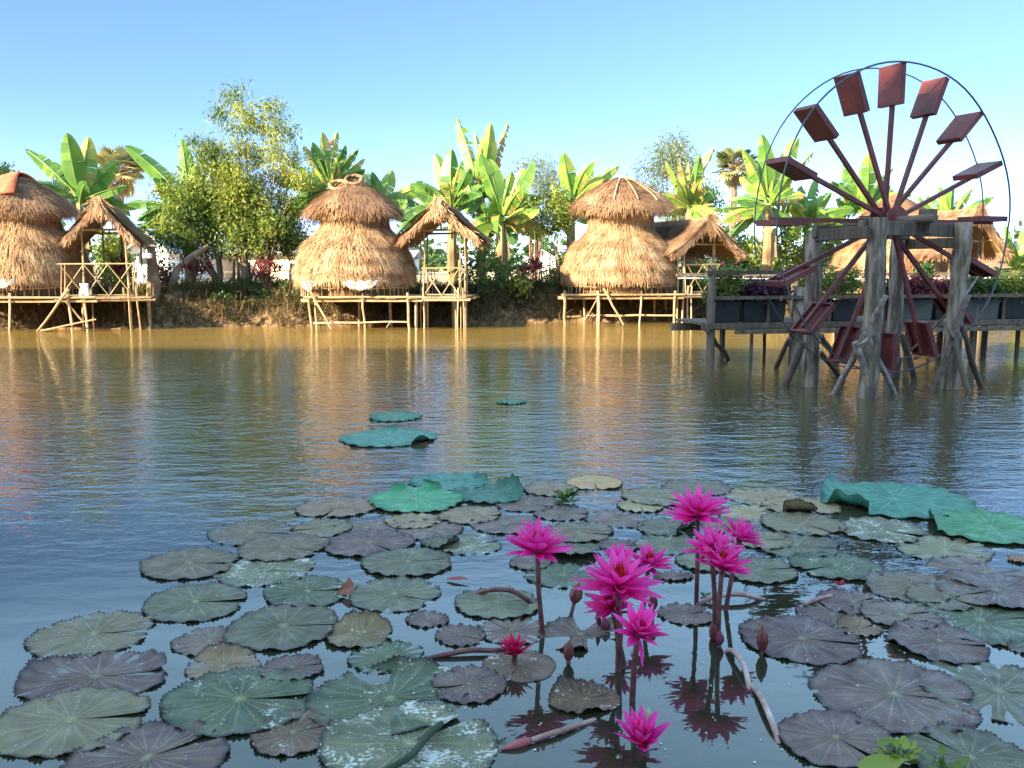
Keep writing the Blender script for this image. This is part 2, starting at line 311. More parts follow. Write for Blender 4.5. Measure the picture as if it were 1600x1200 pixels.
# ------------------------------------------------------------ pond water
def water():
    m = bpy.data.materials.new('pond_water'); m.use_nodes = True; t = m.node_tree; N = t.nodes; L = t.links
    N.remove(N['Principled BSDF']); out = N['Material Output']
    g = N.new('ShaderNodeNewGeometry'); pos = g.outputs['Position']
    def M_(op, a, b=None, clamp=False):
        n = N.new('ShaderNodeMath'); n.operation = op; n.use_clamp = clamp
        for i, x in enumerate((a, b)):
            if x is None: continue
            if isinstance(x, (int, float)): n.inputs[i].default_value = x
            else: L.new(x, n.inputs[i])
        return n.outputs[0]
    def noise(sc, det, stretch=(1, 1, 1), rot=0, dist=0):
        mp = N.new('ShaderNodeMapping'); mp.inputs['Scale'].default_value = stretch; mp.inputs['Rotation'].default_value = (0, 0, rot); L.new(pos, mp.inputs[0])
        n = N.new('ShaderNodeTexNoise'); n.inputs['Scale'].default_value = sc; n.inputs['Detail'].default_value = det; n.inputs['Distortion'].default_value = dist
        L.new(mp.outputs[0], n.inputs['Vector']); return n.outputs[0]
    sx = N.new('ShaderNodeSeparateXYZ'); L.new(pos, sx.inputs[0])
    # calm among the pads, rippled by the breeze further out
    edge = M_('ADD', sx.outputs['Y'], M_('ADD', M_('MULTIPLY', sx.outputs['X'], .05), M_('MULTIPLY', noise(.5, 2), 1.6)))
    mk = N.new('ShaderNodeMapRange'); mk.interpolation_type = 'SMOOTHSTEP'; mk.inputs[1].default_value = 4.4; mk.inputs[2].default_value = 7.0
    mk.inputs[3].default_value = .06; mk.inputs[4].default_value = 1.0; L.new(edge, mk.inputs[0])
    big = noise(2.2, 2, (.55, 1.25, 1), .12, .4)
    mid = noise(6.5, 3, (.6, 1.3, 1), -.1, .3)
    fin = noise(17, 2, (.75, 1.2, 1), .2)
    gust = N.new('ShaderNodeMapRange'); gust.inputs[1].default_value = .35; gust.inputs[2].default_value = .65; gust.inputs[3].default_value = .7; gust.inputs[4].default_value = 1.15
    L.new(noise(.35, 3, (.6, 1.3, 1)), gust.inputs[0])
    hh = M_('ADD', M_('MULTIPLY', big, .011), M_('ADD', M_('MULTIPLY', mid, .0120), M_('MULTIPLY', fin, .0056)))
    hh = M_('MULTIPLY', hh, M_('MULTIPLY', mk.outputs[0], gust.outputs[0]))
    calm = M_('MULTIPLY', noise(3.0, 1, (.5, 1.4, 1)), .0016)
    bp = N.new('ShaderNodeBump'); bp.inputs['Strength'].default_value = 1.0; bp.inputs['Distance'].default_value = 1.0
    L.new(M_('ADD', hh, calm), bp.inputs['Height'])
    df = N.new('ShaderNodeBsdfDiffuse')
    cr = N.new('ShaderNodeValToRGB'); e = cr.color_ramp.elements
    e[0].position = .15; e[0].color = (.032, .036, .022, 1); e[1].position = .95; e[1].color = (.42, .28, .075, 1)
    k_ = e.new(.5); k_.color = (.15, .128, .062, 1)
    my = N.new('ShaderNodeMapRange'); my.inputs[1].default_value = 2; my.inputs[2].default_value = 19; L.new(sx.outputs['Y'], my.inputs[0])  # colour by distance paints in shaded near water and sunlit golden far water
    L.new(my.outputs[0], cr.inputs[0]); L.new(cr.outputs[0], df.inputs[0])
    tr = N.new('ShaderNodeBsdfTransparent'); tr.inputs[0].default_value = (.75, .85, .72, 1)
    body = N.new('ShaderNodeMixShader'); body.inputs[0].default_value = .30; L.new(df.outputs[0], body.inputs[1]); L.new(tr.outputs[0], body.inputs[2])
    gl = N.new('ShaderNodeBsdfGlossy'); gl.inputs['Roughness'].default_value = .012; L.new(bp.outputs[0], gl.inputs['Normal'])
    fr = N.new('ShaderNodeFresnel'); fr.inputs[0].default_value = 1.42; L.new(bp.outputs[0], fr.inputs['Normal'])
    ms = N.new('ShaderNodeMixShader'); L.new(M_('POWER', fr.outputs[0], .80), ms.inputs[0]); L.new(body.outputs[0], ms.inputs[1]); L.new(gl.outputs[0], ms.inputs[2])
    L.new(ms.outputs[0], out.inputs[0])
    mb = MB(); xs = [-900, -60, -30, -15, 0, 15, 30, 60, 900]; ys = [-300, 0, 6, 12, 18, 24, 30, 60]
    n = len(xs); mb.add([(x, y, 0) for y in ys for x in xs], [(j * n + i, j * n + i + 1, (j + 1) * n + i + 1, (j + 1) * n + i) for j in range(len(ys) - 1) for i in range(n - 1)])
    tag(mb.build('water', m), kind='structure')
water()

# ------------------------------------------------------------ hall added out of view behind the viewer to shade the near pond
def shade_hall():
    root = empty('added_shade_hall', (-26, -16, 0), 'unseen thatched hall added behind the viewer to shade the near pond', 'shade blocker')
    mb = MB(); mb.box((-26, -16, 7.5), (42, 8, 15)); mb.build('wall', M['plaster'], root)
    mb = MB(); x0, x1 = -48, -4
    mb.add([(x0, -11, 14.5), (x1, -11, 14.5), (x1, -16, 22.6), (x0, -16, 22.6), (x0, -21, 14.5), (x1, -21, 14.5)], [(0, 1, 2, 3), (3, 2, 5, 4), (0, 3, 4), (1, 5, 2)])
    mb.build('roof', M['straw_brown'], root)
shade_hall()

# ------------------------------------------------------------ houses and walls far behind the bank
def far_wall():
    a = P(236, 400, 46); b = P(480, 400, 40); zt = 2.05
    root = empty('long_storehouse', (a.x, a.y, .8), 'long cream walled storehouse with a pale sheet roof behind the feathery tree', 'building')
    d = (b - a); d.z = 0; L = d.length; d.normalize(); n = Vector((-d.y, d.x, 0))
    c = (a + b) / 2 + n * 3; mb = MB(); mb.box((c.x, c.y, .4 + (zt - .4) / 2), (L, 6, zt - .4), d, n); mb.build('wall', M['plaster'], root)
    mb = MB(); e = d * .4; h = n * .6
    p0 = a - e - h; p1 = b + e - h; p2 = b + e + n * 3; p3 = a - e + n * 3; p4 = a - e + n * 6.6; p5 = b + e + n * 6.6
    Z = lambda p, z: (p.x, p.y, z)
    mb.add([Z(p0, zt - .02), Z(p1, zt - .02), Z(p2, zt + .75), Z(p3, zt + .75), Z(p4, zt - .02), Z(p5, zt - .02), Z(p0, zt - .12), Z(p1, zt - .12), Z(p2, zt + .65), Z(p3, zt + .65)],
           [(0, 1, 2, 3), (3, 2, 5, 4), (0, 6, 7, 1), (6, 9, 8, 7), (0, 3, 9, 6), (1, 7, 8, 2)]); mb.build('roof', M['roofgrey'], root)
    mb = MB(); q = a.lerp(b, .93) - n * .03; mb.box((q.x, q.y, 1.25), (.5, .05, .5), d, n); mb.build('window', M['glass'], root)
far_wall()
def house(name, px0, px1, ytop, Y, wallm, roofm, label, cat, rise=.7, over=.35, gable_front=True, depth=5, win=()):
    a = P(px0, ytop, Y); b = P(px1, ytop, Y); zt = a.z
    root = empty(name, ((a.x + b.x) / 2, Y, .8), label, cat)
    mb = MB(); cx = (a.x + b.x) / 2; wd = b.x - a.x
    if gable_front:
        vs = []
        for y in (Y, Y + depth): vs += [(a.x, y, .3), (b.x, y, .3), (b.x, y, zt), (cx, y, zt + rise), (a.x, y, zt)]
        mb.add(vs, [(0, 1, 2, 3, 4), (9, 8, 7, 6, 5), (0, 4, 9, 5), (1, 6, 7, 2), (4, 3, 8, 9), (3, 2, 7, 8)])
    else: mb.box((cx, Y + depth / 2, (zt + .3) / 2), (wd, depth, zt - .3))
    mb.build('wall', wallm, root)
    mb = MB(); th = .07; sl = rise / (wd / 2) if gable_front else rise / (depth / 2)
    if gable_front:
        for sg in (-1, 1):
            e = Vector((cx + sg * (wd / 2 + over), 0, zt - over * sl + .02)); r = Vector((cx, 0, zt + rise + .02))
            vs = []
            for y in (Y - over, Y + depth + over):
                for p in (e, r): vs += [(p.x, y, p.z), (p.x, y, p.z + th)]
            mb.add(vs, [(0, 2, 3, 1), (4, 5, 7, 6), (0, 1, 5, 4), (2, 6, 7, 3), (1, 3, 7, 5), (0, 4, 6, 2)])
    else:
        for sg in (-1, 1):
            e = Vector((0, Y + depth / 2 + sg * (depth / 2 + over), zt - over * sl + .02)); r = Vector((0, Y + depth / 2, zt + rise + .02)); vs = []
            for x in (a.x - over, b.x + over):
                for p in (e, r): vs += [(x, p.y, p.z), (x, p.y, p.z + th)]
            mb.add(vs, [(0, 2, 3, 1), (4, 5, 7, 6), (0, 1, 5, 4), (2, 6, 7, 3), (1, 3, 7, 5), (0, 4, 6, 2)])
    mb.build('roof', roofm, root)
    for (wx0, wy0, wx1, wy1) in win:
        p = P(wx0, wy0, Y); q = P(wx1, wy1, Y); mb = MB(); mb.box(((p.x + q.x) / 2, Y - .02, (p.z + q.z) / 2), (q.x - p.x, .06, p.z - q.z)); mb.build('window', M['glass'], root)
house('small_house', 206, 262, 388, 36, M['whitewall'], M['roofgrey'], 'small white house with a grey roof behind the left pavilion', 'house', .55, .3, True, 6, [(217, 395, 230, 412)])
house('white_building', 586, 640, 404, 60, M['whitewall'], M['rooflite'], 'low white building far away between two round thatched huts', 'building', .5, .3, False, 6, [(596, 410, 604, 418)])
house('distant_shed', 826, 868, 404, 70, M['whitewall'], M['rooflite'], 'small pale shed far away across the open field', 'shed', .6, .3, True, 6, [(838, 408, 846, 414)])
house('brown_house', 1538, 1606, 392, 31, M['brownwall'], M['bluetarp'], 'brown house under a bright blue sheet roof at the right edge', 'house', .32, .25, False, 4, [(1560, 398, 1572, 410)])
# ------------------------------------------------------------ thatch
def arr(v): return np.array(v, dtype=float)
def blades(mb, pos, dirs, nrm, L, W, tint, curl=.3):
    """pos,dirs,nrm: N x 3, blade = tapered quad hanging along dirs"""
    side = np.cross(dirs, nrm); side /= (np.linalg.norm(side, axis=1, keepdims=True) + 1e-9)
    L = L[:, None]; W = W[:, None]
    tip = pos + dirs * L
    V = np.stack([pos - side * W, pos + side * W, tip + side * W * .35, tip - side * W * .35], axis=1)
    mb.quads(V, tint)
def lathe_thatch(mb, c, prof, n, L=(.14, .28), W=(.004, .009), lift=(.02, .2), th0=0, th1=2 * PI, seedtint=(0, 1), jit=.14):
    prof = np.array(prof); seg = np.hypot(np.diff(prof[:, 0]), np.diff(prof[:, 1])) * (prof[1:, 0] + prof[:-1, 0])
    cum = np.concatenate([[0], np.cumsum(seg)]) / seg.sum()
    u = RS.rand(n); k = np.clip(np.searchsorted(cum, u) - 1, 0, len(seg) - 1); f = (u - cum[k]) / (cum[k + 1] - cum[k] + 1e-9)
    a = prof[k]; b = prof[k + 1]; rz = a + (b - a) * f[:, None]; tg = b - a; tg /= (np.linalg.norm(tg, axis=1, keepdims=True) + 1e-9)
    th = th0 + RS.rand(n) * (th1 - th0); ct, st = np.cos(th), np.sin(th)
    pos = np.stack([rz[:, 0] * ct, rz[:, 0] * st, rz[:, 1]], 1)
    nr, nz = -tg[:, 1], tg[:, 0]
    sg = np.where(nr < 0, -1, 1); nr = nr * sg; nz = nz * sg
    nrm = np.stack([nr * ct, nr * st, nz], 1)
    d = np.stack([tg[:, 0] * ct, tg[:, 0] * st, tg[:, 1]], 1)
    lf = lift[0] + RS.rand(n) * (lift[1] - lift[0])
    d = d + nrm * lf[:, None] + RS.randn(n, 3) * jit; d /= np.linalg.norm(d, axis=1, keepdims=True)
    pos = pos + nrm * (.008 + RS.rand(n, 1) * .02) + arr(c)
    clump = .5 + .5 * np.sin(th * 9 + np.sin(rz[:, 1] * 14) * 2)
    tint = np.clip(seedtint[0] + (seedtint[1] - seedtint[0]) * (RS.rand(n) * .75 + clump * .25), 0, 1)
    blades(mb, pos, d, nrm, L[0] + RS.rand(n) * (L[1] - L[0]), W[0] + RS.rand(n) * (W[1] - W[0]), tint)
def resample(prof, m=3):
    out = []
    for (a, b) in zip(prof[:-1], prof[1:]):
        for i in range(m): t = i / m; out.append((a[0] + (b[0] - a[0]) * t, a[1] + (b[1] - a[1]) * t))
    out.append(prof[-1]); return out

def make_hut(cx_px, Y, s, label, deck_px, deckfront, posts, roof_r=1.16, apex=3.38,  dome=0, extras=None, layers=(1.75, 1.45), cloth=True, low=1.10, nb=10000, roofcol='straw_brown', deckz=.72, diag=()):
    c = P(cx_px, 460, Y); c.z = 0; S = s
    root = empty('thatched_hut', (c.x, c.y, deckz), label, 'hut', 'round thatched huts on stilts along the far bank')
    # body: bell shaped, layered
    prof = [(.80, 2.62), (.76, 2.42), (.81, 2.24), (.97, 2.06), (1.18, 1.86), (1.30, 1.62), (1.38, 1.38), (1.40, low)]
    prof = [(r * S, z) for r, z in prof]; pr = resample(prof, 3)
    mb = MB(); mb.lathe(pr, 40, c, .012, .45)
    n = int(nb * 1.7)
    lathe_thatch(mb, c, pr, n, jit=.12, seedtint=(.0, .95))
    for zl in layers:            # shaggy tiers
        kk = [p for p in pr if abs(p[1] - zl) < .12]
        if len(kk) > 1: lathe_thatch(mb, c, kk, n // 8, L=(.14, .28), lift=(.08, .32), seedtint=(.3, 1), jit=.16)
    lathe_thatch(mb, c, [(1.40 * S, low + .18), (1.41 * S, low + .02)], n // 5, L=(.06, .15), lift=(-.05, .14), seedtint=(.25, 1), jit=.13)
    # smooth bound straw at the neck
    lathe_thatch(mb, c, [(.80 * S, 2.62), (.77 * S, 2.42), (.80 * S, 2.26)], n // 6, L=(.2, .38), lift=(-.02, .05), seedtint=(.45, .85), jit=.04)
    mb.build('thatch_wall', M['straw'], root)
    rb = MB(); rb.tube([c + Vector((.79 * S * math.cos(k * PI / 12), .79 * S * math.sin(k * PI / 12), 2.40 + .012 * math.sin(k * 2.2))) for k in range(25)], .010, 5); rb.build('binding_cord', M['bamboo'], root)
    # roof cap
    mb = MB(); rr = (roof_r - .11) * S; apex -= .05; ph = random.uniform(0, 6)
    rp = [(.05, apex), (.28 * rr, apex - .10 - dome), (.55 * rr, apex - .27 - dome * .6), (.8 * rr, apex - .45), (1.0 * rr, apex - .66), (.97 * rr, apex - .78)]
    mb.lathe(resample(rp, 2), 36, c, .05, .35)
    lathe_thatch(mb, c, resample(rp[:5], 2), int(n * .6), L=(.14, .30), lift=(.02, .16), jit=.13, seedtint=(0, .8))
    lathe_thatch(mb, c, [(.86 * rr, apex - .50), (1.0 * rr, apex - .66)], int(n * .24), L=(.14, .42), lift=(-.5, .12), jit=.22, seedtint=(.2, 1))
    zw = lambda p: (p[0], p[1], p[2] + .055 * math.sin(2 * math.atan2(p[1] - c.y, p[0] - c.x) + ph) * math.hypot(p[0] - c.x, p[1] - c.y) / rr + .03 * math.sin(5 * math.atan2(p[1] - c.y, p[0] - c.x) + 2 * ph) * (math.hypot(p[0] - c.x, p[1] - c.y) / rr) ** 2)
    mb.v = [zw(p) for p in mb.v]
    mb.build('thatch_roof', M[roofcol], root)
    mb = MB(); lathe_thatch(mb, c, [(.74 * rr, apex - .52), (.84 * rr, apex - .66)], int(n * .16), L=(.20, .36), lift=(-.55, -.15), jit=.12, seedtint=(.4, 1)); 
    mb.build('inner_fringe', M['straw'], root)
    if extras: extras(root, c, rr, apex)
    # deck
    x0 = P(deck_px[0], 462, deckfront).x; x1 = P(deck_px[1], 462, deckfront).x; yb = c.y + 1.3
    mb = MB(); nb_ = int((x1 - x0) / .11)
    for i in range(nb_):
        x = x0 + (i + .5) * (x1 - x0) / nb_
        mb.box((x, (deckfront + yb) / 2, deckz - .015 + random.uniform(-.004, .004)), ((x1 - x0) / nb_ - .012, yb - deckfront + random.uniform(-.06, .06), .03))
    mb.build('deck', M['bamboo'], root)
    for yy in (deckfront + .06, (deckfront + yb) / 2, yb - .1):
        mb = MB(); mb.stick((x0 - .12, yy, deckz - .075), (x1 + .1, yy, deckz - .07), .038, .032, 7, .004); mb.build('beam', M['bamboo'], root)
    mb = MB(); mb.stick((x0 - .05, deckfront - .03, deckz + .0), (x1 + .1, deckfront - .03, deckz + .01), .026, .022, 6, .003); mb.build('edge_pole', M['bamboo'], root)
    # inner floor furniture shade: low dark wicker wall inside the hut
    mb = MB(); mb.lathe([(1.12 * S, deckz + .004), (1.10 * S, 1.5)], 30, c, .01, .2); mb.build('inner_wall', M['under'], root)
    # railing around the front (curved)
    zr = deckz + .36; R_ = 1.30 * S
    angs = [R(a) for a in range(188, 353, 7)]
    rp_ = lambda a, z: Vector((c.x + R_ * math.cos(a), max(c.y + R_ * math.sin(a) * .97, deckfront + .05), z))
    mb = MB(); mb.tube([rp_(a, zr + .012 * math.sin(a * 9)) for a in angs], .016, 6); mb.tube([rp_(a, deckz + .19 + .008 * math.sin(a * 7)) for a in angs], .014, 6); mb.build('railing', M['bamboo'], root)
    for i, a in enumerate(angs):
        a += random.uniform(-.03, .03); mb = MB(); mb.stick(rp_(a, deckz), rp_(a + random.uniform(-.02, .02), zr + .03), .013, .012, 5, .006, 2); mb.build('baluster', M['bamboo'], root)
    # stilts: pixel pairs (top x, bottom x, depth, radius)
    for (pt, pb, dy, r) in posts:
        a = P(pt, 462, deckfront + dy); b = P(pb, 462, deckfront + dy); mb = MB()
        r *= .72; mb.stick((a.x, a.y, deckz + (.02 if dy > .05 else .1)), (b.x, b.y, -.45), r, r * .9, 7, .016); mb.build('stilt', M['bamboo'], root)
    for (xa, ya, xb, yb_, dy, r) in diag:
        mb = MB(); mb.stick(P(xa, ya, deckfront + dy), P(xb, yb_, deckfront + dy), r, r * .7, 6, .02); mb.build('brace', M['bamboo'], root)
    if cloth:
        for (a0, a1, zz) in cloth:
            nA = 14; vs = []; 
            for j in range(4):
                for i in range(nA + 1):
                    a = R(a0 + (a1 - a0) * i / nA); t = i / nA
                    sag = .13 * math.sin(t * PI) * (j / 3) + .05 * (j / 3) + .02 * math.sin(i * 1.7 + j)
                    p = Vector((c.x + 1.43 * S * math.cos(a), c.y + 1.43 * S * math.sin(a), zz - .07 - sag + (.03 if j == 0 else 0)))
                    p.y -= .015 * math.sin(i * 2.1 + j * 1.3); vs.append(p)
            w_ = nA + 1; mb = MB(); mb.add(vs, [(j * w_ + i, j * w_ + i + 1, (j + 1) * w_ + i + 1, (j + 1) * w_ + i) for j in range(3) for i in range(nA)])
            ob = mb.build('rolled_curtain', M['cloth'], root, True); so_ = ob.modifiers.new('s', 'SOLIDIFY'); so_.thickness = .02
    return root, c

def ex_red(root, c, rr, ap):
    mb = MB(); vs = []; nn = 14
    for j in range(7):
        t = j / 6; r = .03 + t * rr * .93; z = ap + .10 - (.10 * t * 1.2 + .40 * t * t)
        for i in range(nn + 1):
            a = R(78 + (i / nn) * 212); q = 1 + .05 * math.sin(i * 1.9) * t
            vs.append((c.x + r * q * math.cos(a), c.y + r * q * math.sin(a), z + .012 * math.sin(i * 2.3 + j)))
    w_ = nn + 1; mb.add(vs, [(j * w_ + i, j * w_ + i + 1, (j + 1) * w_ + i + 1, (j + 1) * w_ + i) for j in range(6) for i in range(nn)])
    o = mb.build('red_roof_cover', M['redcloth'], root, True); s_ = o.modifiers.new('s', 'SOLIDIFY'); s_.thickness = .03
def ex_coils(root, c, rr, ap):
    for (dx, dy, z, r0) in ((-.28, -.42, ap - .16, .19), (.05, -.28, ap - .03, .19)):
        mb = MB(); pts = []
        for i in range(25):
            a = i / 24 * 2 * PI; p = Vector((c.x + dx + r0 * math.cos(a), c.y + dy + r0 * .85 * math.sin(a), z + math.sin(a) * .10 + random.uniform(-.01, .01))); pts.append(p)
        mb.tube([p + Vector((0, -.02, .005)) for p in pts], .036, 7, None, False, .2); mb.build('straw_coil', M['straw_brown'], root)
def ex_battens(root, c, rr, ap):
    ap += 0
    for a in (255, 285, 315, 335, 220):
        mb = MB(); pts = []
        for t in (.08, .3, .55, .8, .97):
            z = ap + .07 - (.10 * min(1, t / .28) if t < .28 else .10 + (t - .28) / .27 * .17 if t < .55 else .27 + (t - .55) / .25 * .18 if t < .8 else .45 + (t - .8) / .2 * .21)
            pts.append((c.x + rr * t * math.cos(R(a)), c.y + rr * t * math.sin(R(a)), z))
        mb.tube(pts, .018, 6); mb.build('roof_batten', M['bamboo'], root)

hut_a = make_hut(45, 20.9, .95, 'round thatched hut with a red cover on its roof at the left edge', (-60, 142), 19.55,
    [(16, 9, 0, .035), (106, 113, 0, .04), (-30, -26, 0, .04), (131, 137, .1, .035), (60, 58, 1.2, .05), (5, 3, 1.3, .05), (90, 92, 1.2, .045)],
    roof_r=1.2, apex=3.40, extras=ex_red, cloth=[(205, 248, 1.13), (252, 288, 1.15)], layers=(2.02, 1.30),
    diag=[(108, 452, 58, 518, -.1, .03), (100, 466, 130, 503, .05, .025), (58, 518, 150, 499, -.08, .022)])
hut_b = make_hut(557, 21.0, .95, 'round thatched hut with two straw coils on its roof, in front of the yellowing banana', (478, 652), 19.9,
    [(482, 488, 0, .04), (567, 568, 0, .032), (637, 640, 0, .04), (493, 493, .3, .03), (560, 561, 1.2, .05), (610, 612, 1.3, .05), (650, 651, .2, .045)],
    roof_r=1.17, apex=3.37, extras=ex_coils, cloth=[(222, 240, 1.10), (268, 300, 1.12)], layers=(1.95, 1.7, 1.42),
    diag=[(476, 437, 517, 514, -.12, .028), (490, 505, 636, 503, 0, .024), (604, 512, 612, 500, .3, .015)])
hut_c = make_hut(968, 22.9, 1.0, 'round thatched hut with pale battens crossing its roof, left of the brown pavilion', (880, 1062), 21.8,
    [(882, 884, 0, .05), (934, 936, 0, .055), (1002, 999, 0, .032), (1055, 1055, 0, .04), (912, 914, .9, .035), (898, 900, 1.3, .04), (985, 986, 1.2, .04), (1022, 1024, 1.2, .04), (950, 951, 1.3, .04), (970, 971, 1.5, .04), (1040, 1041, 1.4, .04)],
    roof_r=1.24, apex=3.56, dome=-.02, extras=ex_battens, cloth=None, layers=(2.0, 1.78, 1.5), nb=12000, deckz=.71,
    diag=[(943, 450, 974, 507, -.1, .028), (950, 440, 912, 504, .1, .02), (942, 493, 1056, 493, .1, .03), (886, 495, 940, 492, .4, .02)])
hut_d = make_hut(1392, 24.6, 1.12, 'round thatched hut standing behind the big water wheel', (1300, 1478), 23.4,
    [(1305, 1306, 0, .045), (1360, 1361, 0, .045), (1420, 1420, 0, .045), (1472, 1473, 0, .045)],
    roof_r=.98, apex=3.30, dome=.03, cloth=[(240, 262, 1.13)], layers=(2.0, 1.5), nb=9000)

# ------------------------------------------------------------ gabled pavilions
def pavilion(px, Y, half, depth, apexz, eavez, rotd, label, front_posts, deck, rail_x, over=.45, deckz=.72, roofm='straw_brown', posts_w=None, hollow=True, rside=True, stilts=()):
    c = P(px, 460, Y); c.z = 0
    root = empty('thatched_pavilion', (c.x, c.y, deckz), label, 'pavilion', 'gabled thatch pavilions on stilts')
    ca, sa = math.cos(R(rotd)), math.sin(R(rotd)); U = Vector((ca, sa, 0)); W = Vector((-sa, ca, 0))
    T = lambda u, w_, z: c + U * u + W * w_ + Vector((0, 0, z))
    mb = MB(); mu = MB(); slope = (apexz - eavez) / half
    w0, w1 = -over, depth + .3
    for sg in (-1, 1):
        ns = 10; vs = []
        nU = Vector((sg * slope, 0, 1)).normalized()
        for i in range(ns + 1):
            t = i / ns; sag = -.06 * math.sin(t * PI)
            for wv in (w0, w1):
                vs.append(T(sg * half * t, wv, apexz - (apexz - eavez) * t + sag))
        top = [v + (U * sg * slope + Vector((0, 0, 1))).normalized() * .09 for v in vs]
        mb.add(top, [(2 * i, 2 * i + 1, 2 * i + 3, 2 * i + 2) for i in range(ns)], .3)
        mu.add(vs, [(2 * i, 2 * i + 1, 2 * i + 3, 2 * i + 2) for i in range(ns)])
        n = 5200
        t = RS.rand(n) ** .8; wv = w0 + RS.rand(n) * (w1 - w0)
        sag = -.06 * np.sin(t * PI)
        pos = arr(c) + np.outer(sg * half * t, arr(U)) + np.outer(wv, arr(W)) + np.outer(apexz - (apexz - eavez) * t + sag, [0, 0, 1])
        nv = arr((U * sg * slope + Vector((0, 0, 1))).normalized()); d0 = arr((U * sg - Vector((0, 0, slope))).normalized())
        nn = np.tile(nv, (n, 1)); d = np.tile(d0, (n, 1)) + nn * (RS.rand(n, 1) * .12) + RS.randn(n, 3) * .10
        d /= np.linalg.norm(d, axis=1, keepdims=True)
        blades(mb, pos + nn * (.09 + RS.rand(n, 1) * .02), d, nn, .16 + RS.rand(n) * .2, .007 + RS.rand(n) * .007, RS.rand(n) * .8)
        # eave fringe and gable edge fringe
        n = 900; wv = w0 + RS.rand(n) * (w1 - w0)
        pos = arr(c) + np.outer(np.full(n, sg * half * .97), arr(U)) + np.outer(wv, arr(W)) + np.outer(eavez + .03 + RS.rand(n) * .09, [0, 0, 1])
        d = np.tile(d0, (n, 1)) + np.array([0, 0, -.7]) + RS.randn(n, 3) * .16; d /= np.linalg.norm(d, axis=1, keepdims=True)
        blades(mb, pos, d, np.tile(nv, (n, 1)), .12 + RS.rand(n) * .2, .007 + RS.rand(n) * .007, .3 + RS.rand(n) * .7)
        for wend in (w0,):
            n = 1000; t = RS.rand(n)
            pos = arr(c) + np.outer(sg * half * t, arr(U)) + np.outer(wend + RS.rand(n) * .1, arr(W)) + np.outer(apexz - (apexz - eavez) * t - .06 * np.sin(t * PI) + .02 + RS.rand(n) * .08, [0, 0, 1])
            d = np.tile(d0, (n, 1)) * .9 + np.array([0, 0, -.55]) - arr(W) * .25 + RS.randn(n, 3) * .22; d /= np.linalg.norm(d, axis=1, keepdims=True)
            blades(mb, pos, d, np.tile(-arr(W), (n, 1)), .10 + RS.rand(n) * .2, .007 + RS.rand(n) * .007, .3 + RS.rand(n) * .7)
    # tuft hanging from the gable peak
    n = 260; pos = np.tile(arr(T(0, w0 - .02, apexz + .07)), (n, 1)) + RS.randn(n, 3) * .05
    d = np.array([0, 0, -1.0]) + RS.randn(n, 3) * .35; d /= np.linalg.norm(d, axis=1, keepdims=True)
    blades(mb, pos, d, np.tile(-arr(W), (n, 1)), .2 + RS.rand(n) * .28, .008 + RS.rand(n) * .007, .4 + RS.rand(n) * .6)
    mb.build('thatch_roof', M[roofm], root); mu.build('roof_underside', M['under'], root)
    # frame
    def st(nm, a, b, r, mt='bamboo', bend=.008): q = MB(); q.stick(a, b, r, r * .9, 6, bend); q.build(nm, M[mt], root)
    hp = half * .62; zt = eavez + (half - hp) * slope - .06
    for sg in (-1, 1):
        st('rafter', T(0, w0 + .12, apexz - .06), T(sg * half * .98, w0 + .12, eavez - .05), .022)
        st('rafter', T(0, depth, apexz - .06), T(sg * half * .98, depth, eavez - .05), .022)
        st('purlin', T(sg * hp, w0 + .1, zt + .0), T(sg * hp, w1 - .1, zt), .022)
    st('tie_beam', T(-hp - .12, .02, zt - .03), T(hp + .12, .02, zt - .02), .03); st('tie_beam', T(-hp - .1, depth, zt - .05), T(hp + .1, depth, zt - .03), .03)
    st('king_post', T(0, .02, zt), T(0, .02, apexz - .05), .025)
    st('ridge_pole', T(0, w0, apexz - .04), T(0, w1, apexz - .03), .03)
    for (u, wv, r) in front_posts: r *= .8; st('post', T(u, wv, -.5), T(u * .98 + random.uniform(-.03, .03), wv, eavez + (half - abs(u)) * slope - .07), r)
    # deck
    u0, u1 = deck; mb = MB(); k = int((u1 - u0) / .1)
    for i in range(k):
        u = u0 + (i + .5) * (u1 - u0) / k; mb.bar(T(u, -.25, deckz - .012 + random.uniform(-.003, .003)), T(u, depth + .2, deckz - .012), (u1 - u0) / k - .012, .026)
    mb.build('deck', M['bamboo'], root)
    for wv in (-.2, depth / 2, depth): st('beam', T(u0 - .08, wv, deckz - .065), T(u1 + .08, wv, deckz - .06), .035, bend=.003)
    # railing with crossed laths
    r0, r1, zr = rail_x; wv = -.16
    st('top_rail', T(r0 - .05, wv, zr), T(r1 + .05, wv, zr + .01), .02, bend=.003); st('bottom_rail', T(r0, wv, deckz + .05), T(r1, wv, deckz + .05), .014, bend=.003)
    nx = max(2, int(round((r1 - r0) / .44))); dw = (r1 - r0) / nx
    for i in range(nx):
        st('lath', T(r0 + i * dw, wv - .02, deckz + .03), T(r0 + (i + 1) * dw, wv - .02, zr), .012, bend=.004)
        st('lath', T(r0 + (i + 1) * dw, wv - .045, deckz + .03), T(r0 + i * dw, wv - .045, zr), .012, bend=.004)
    for sg in (r0, r1):
        k = 0; y = .25
        for i in range(5): st('baluster', T(sg + random.uniform(-.03, .03), wv + i * depth / 4.5, deckz), T(sg + random.uniform(-.05, .05), wv + i * depth / 4.5, zr + random.uniform(-.05, .06)), .012)
    for (u, wv, ub, r) in stilts: st('stilt', T(u, wv, deckz + .2), T(ub, wv, -.5), r * .75)
    return root, T
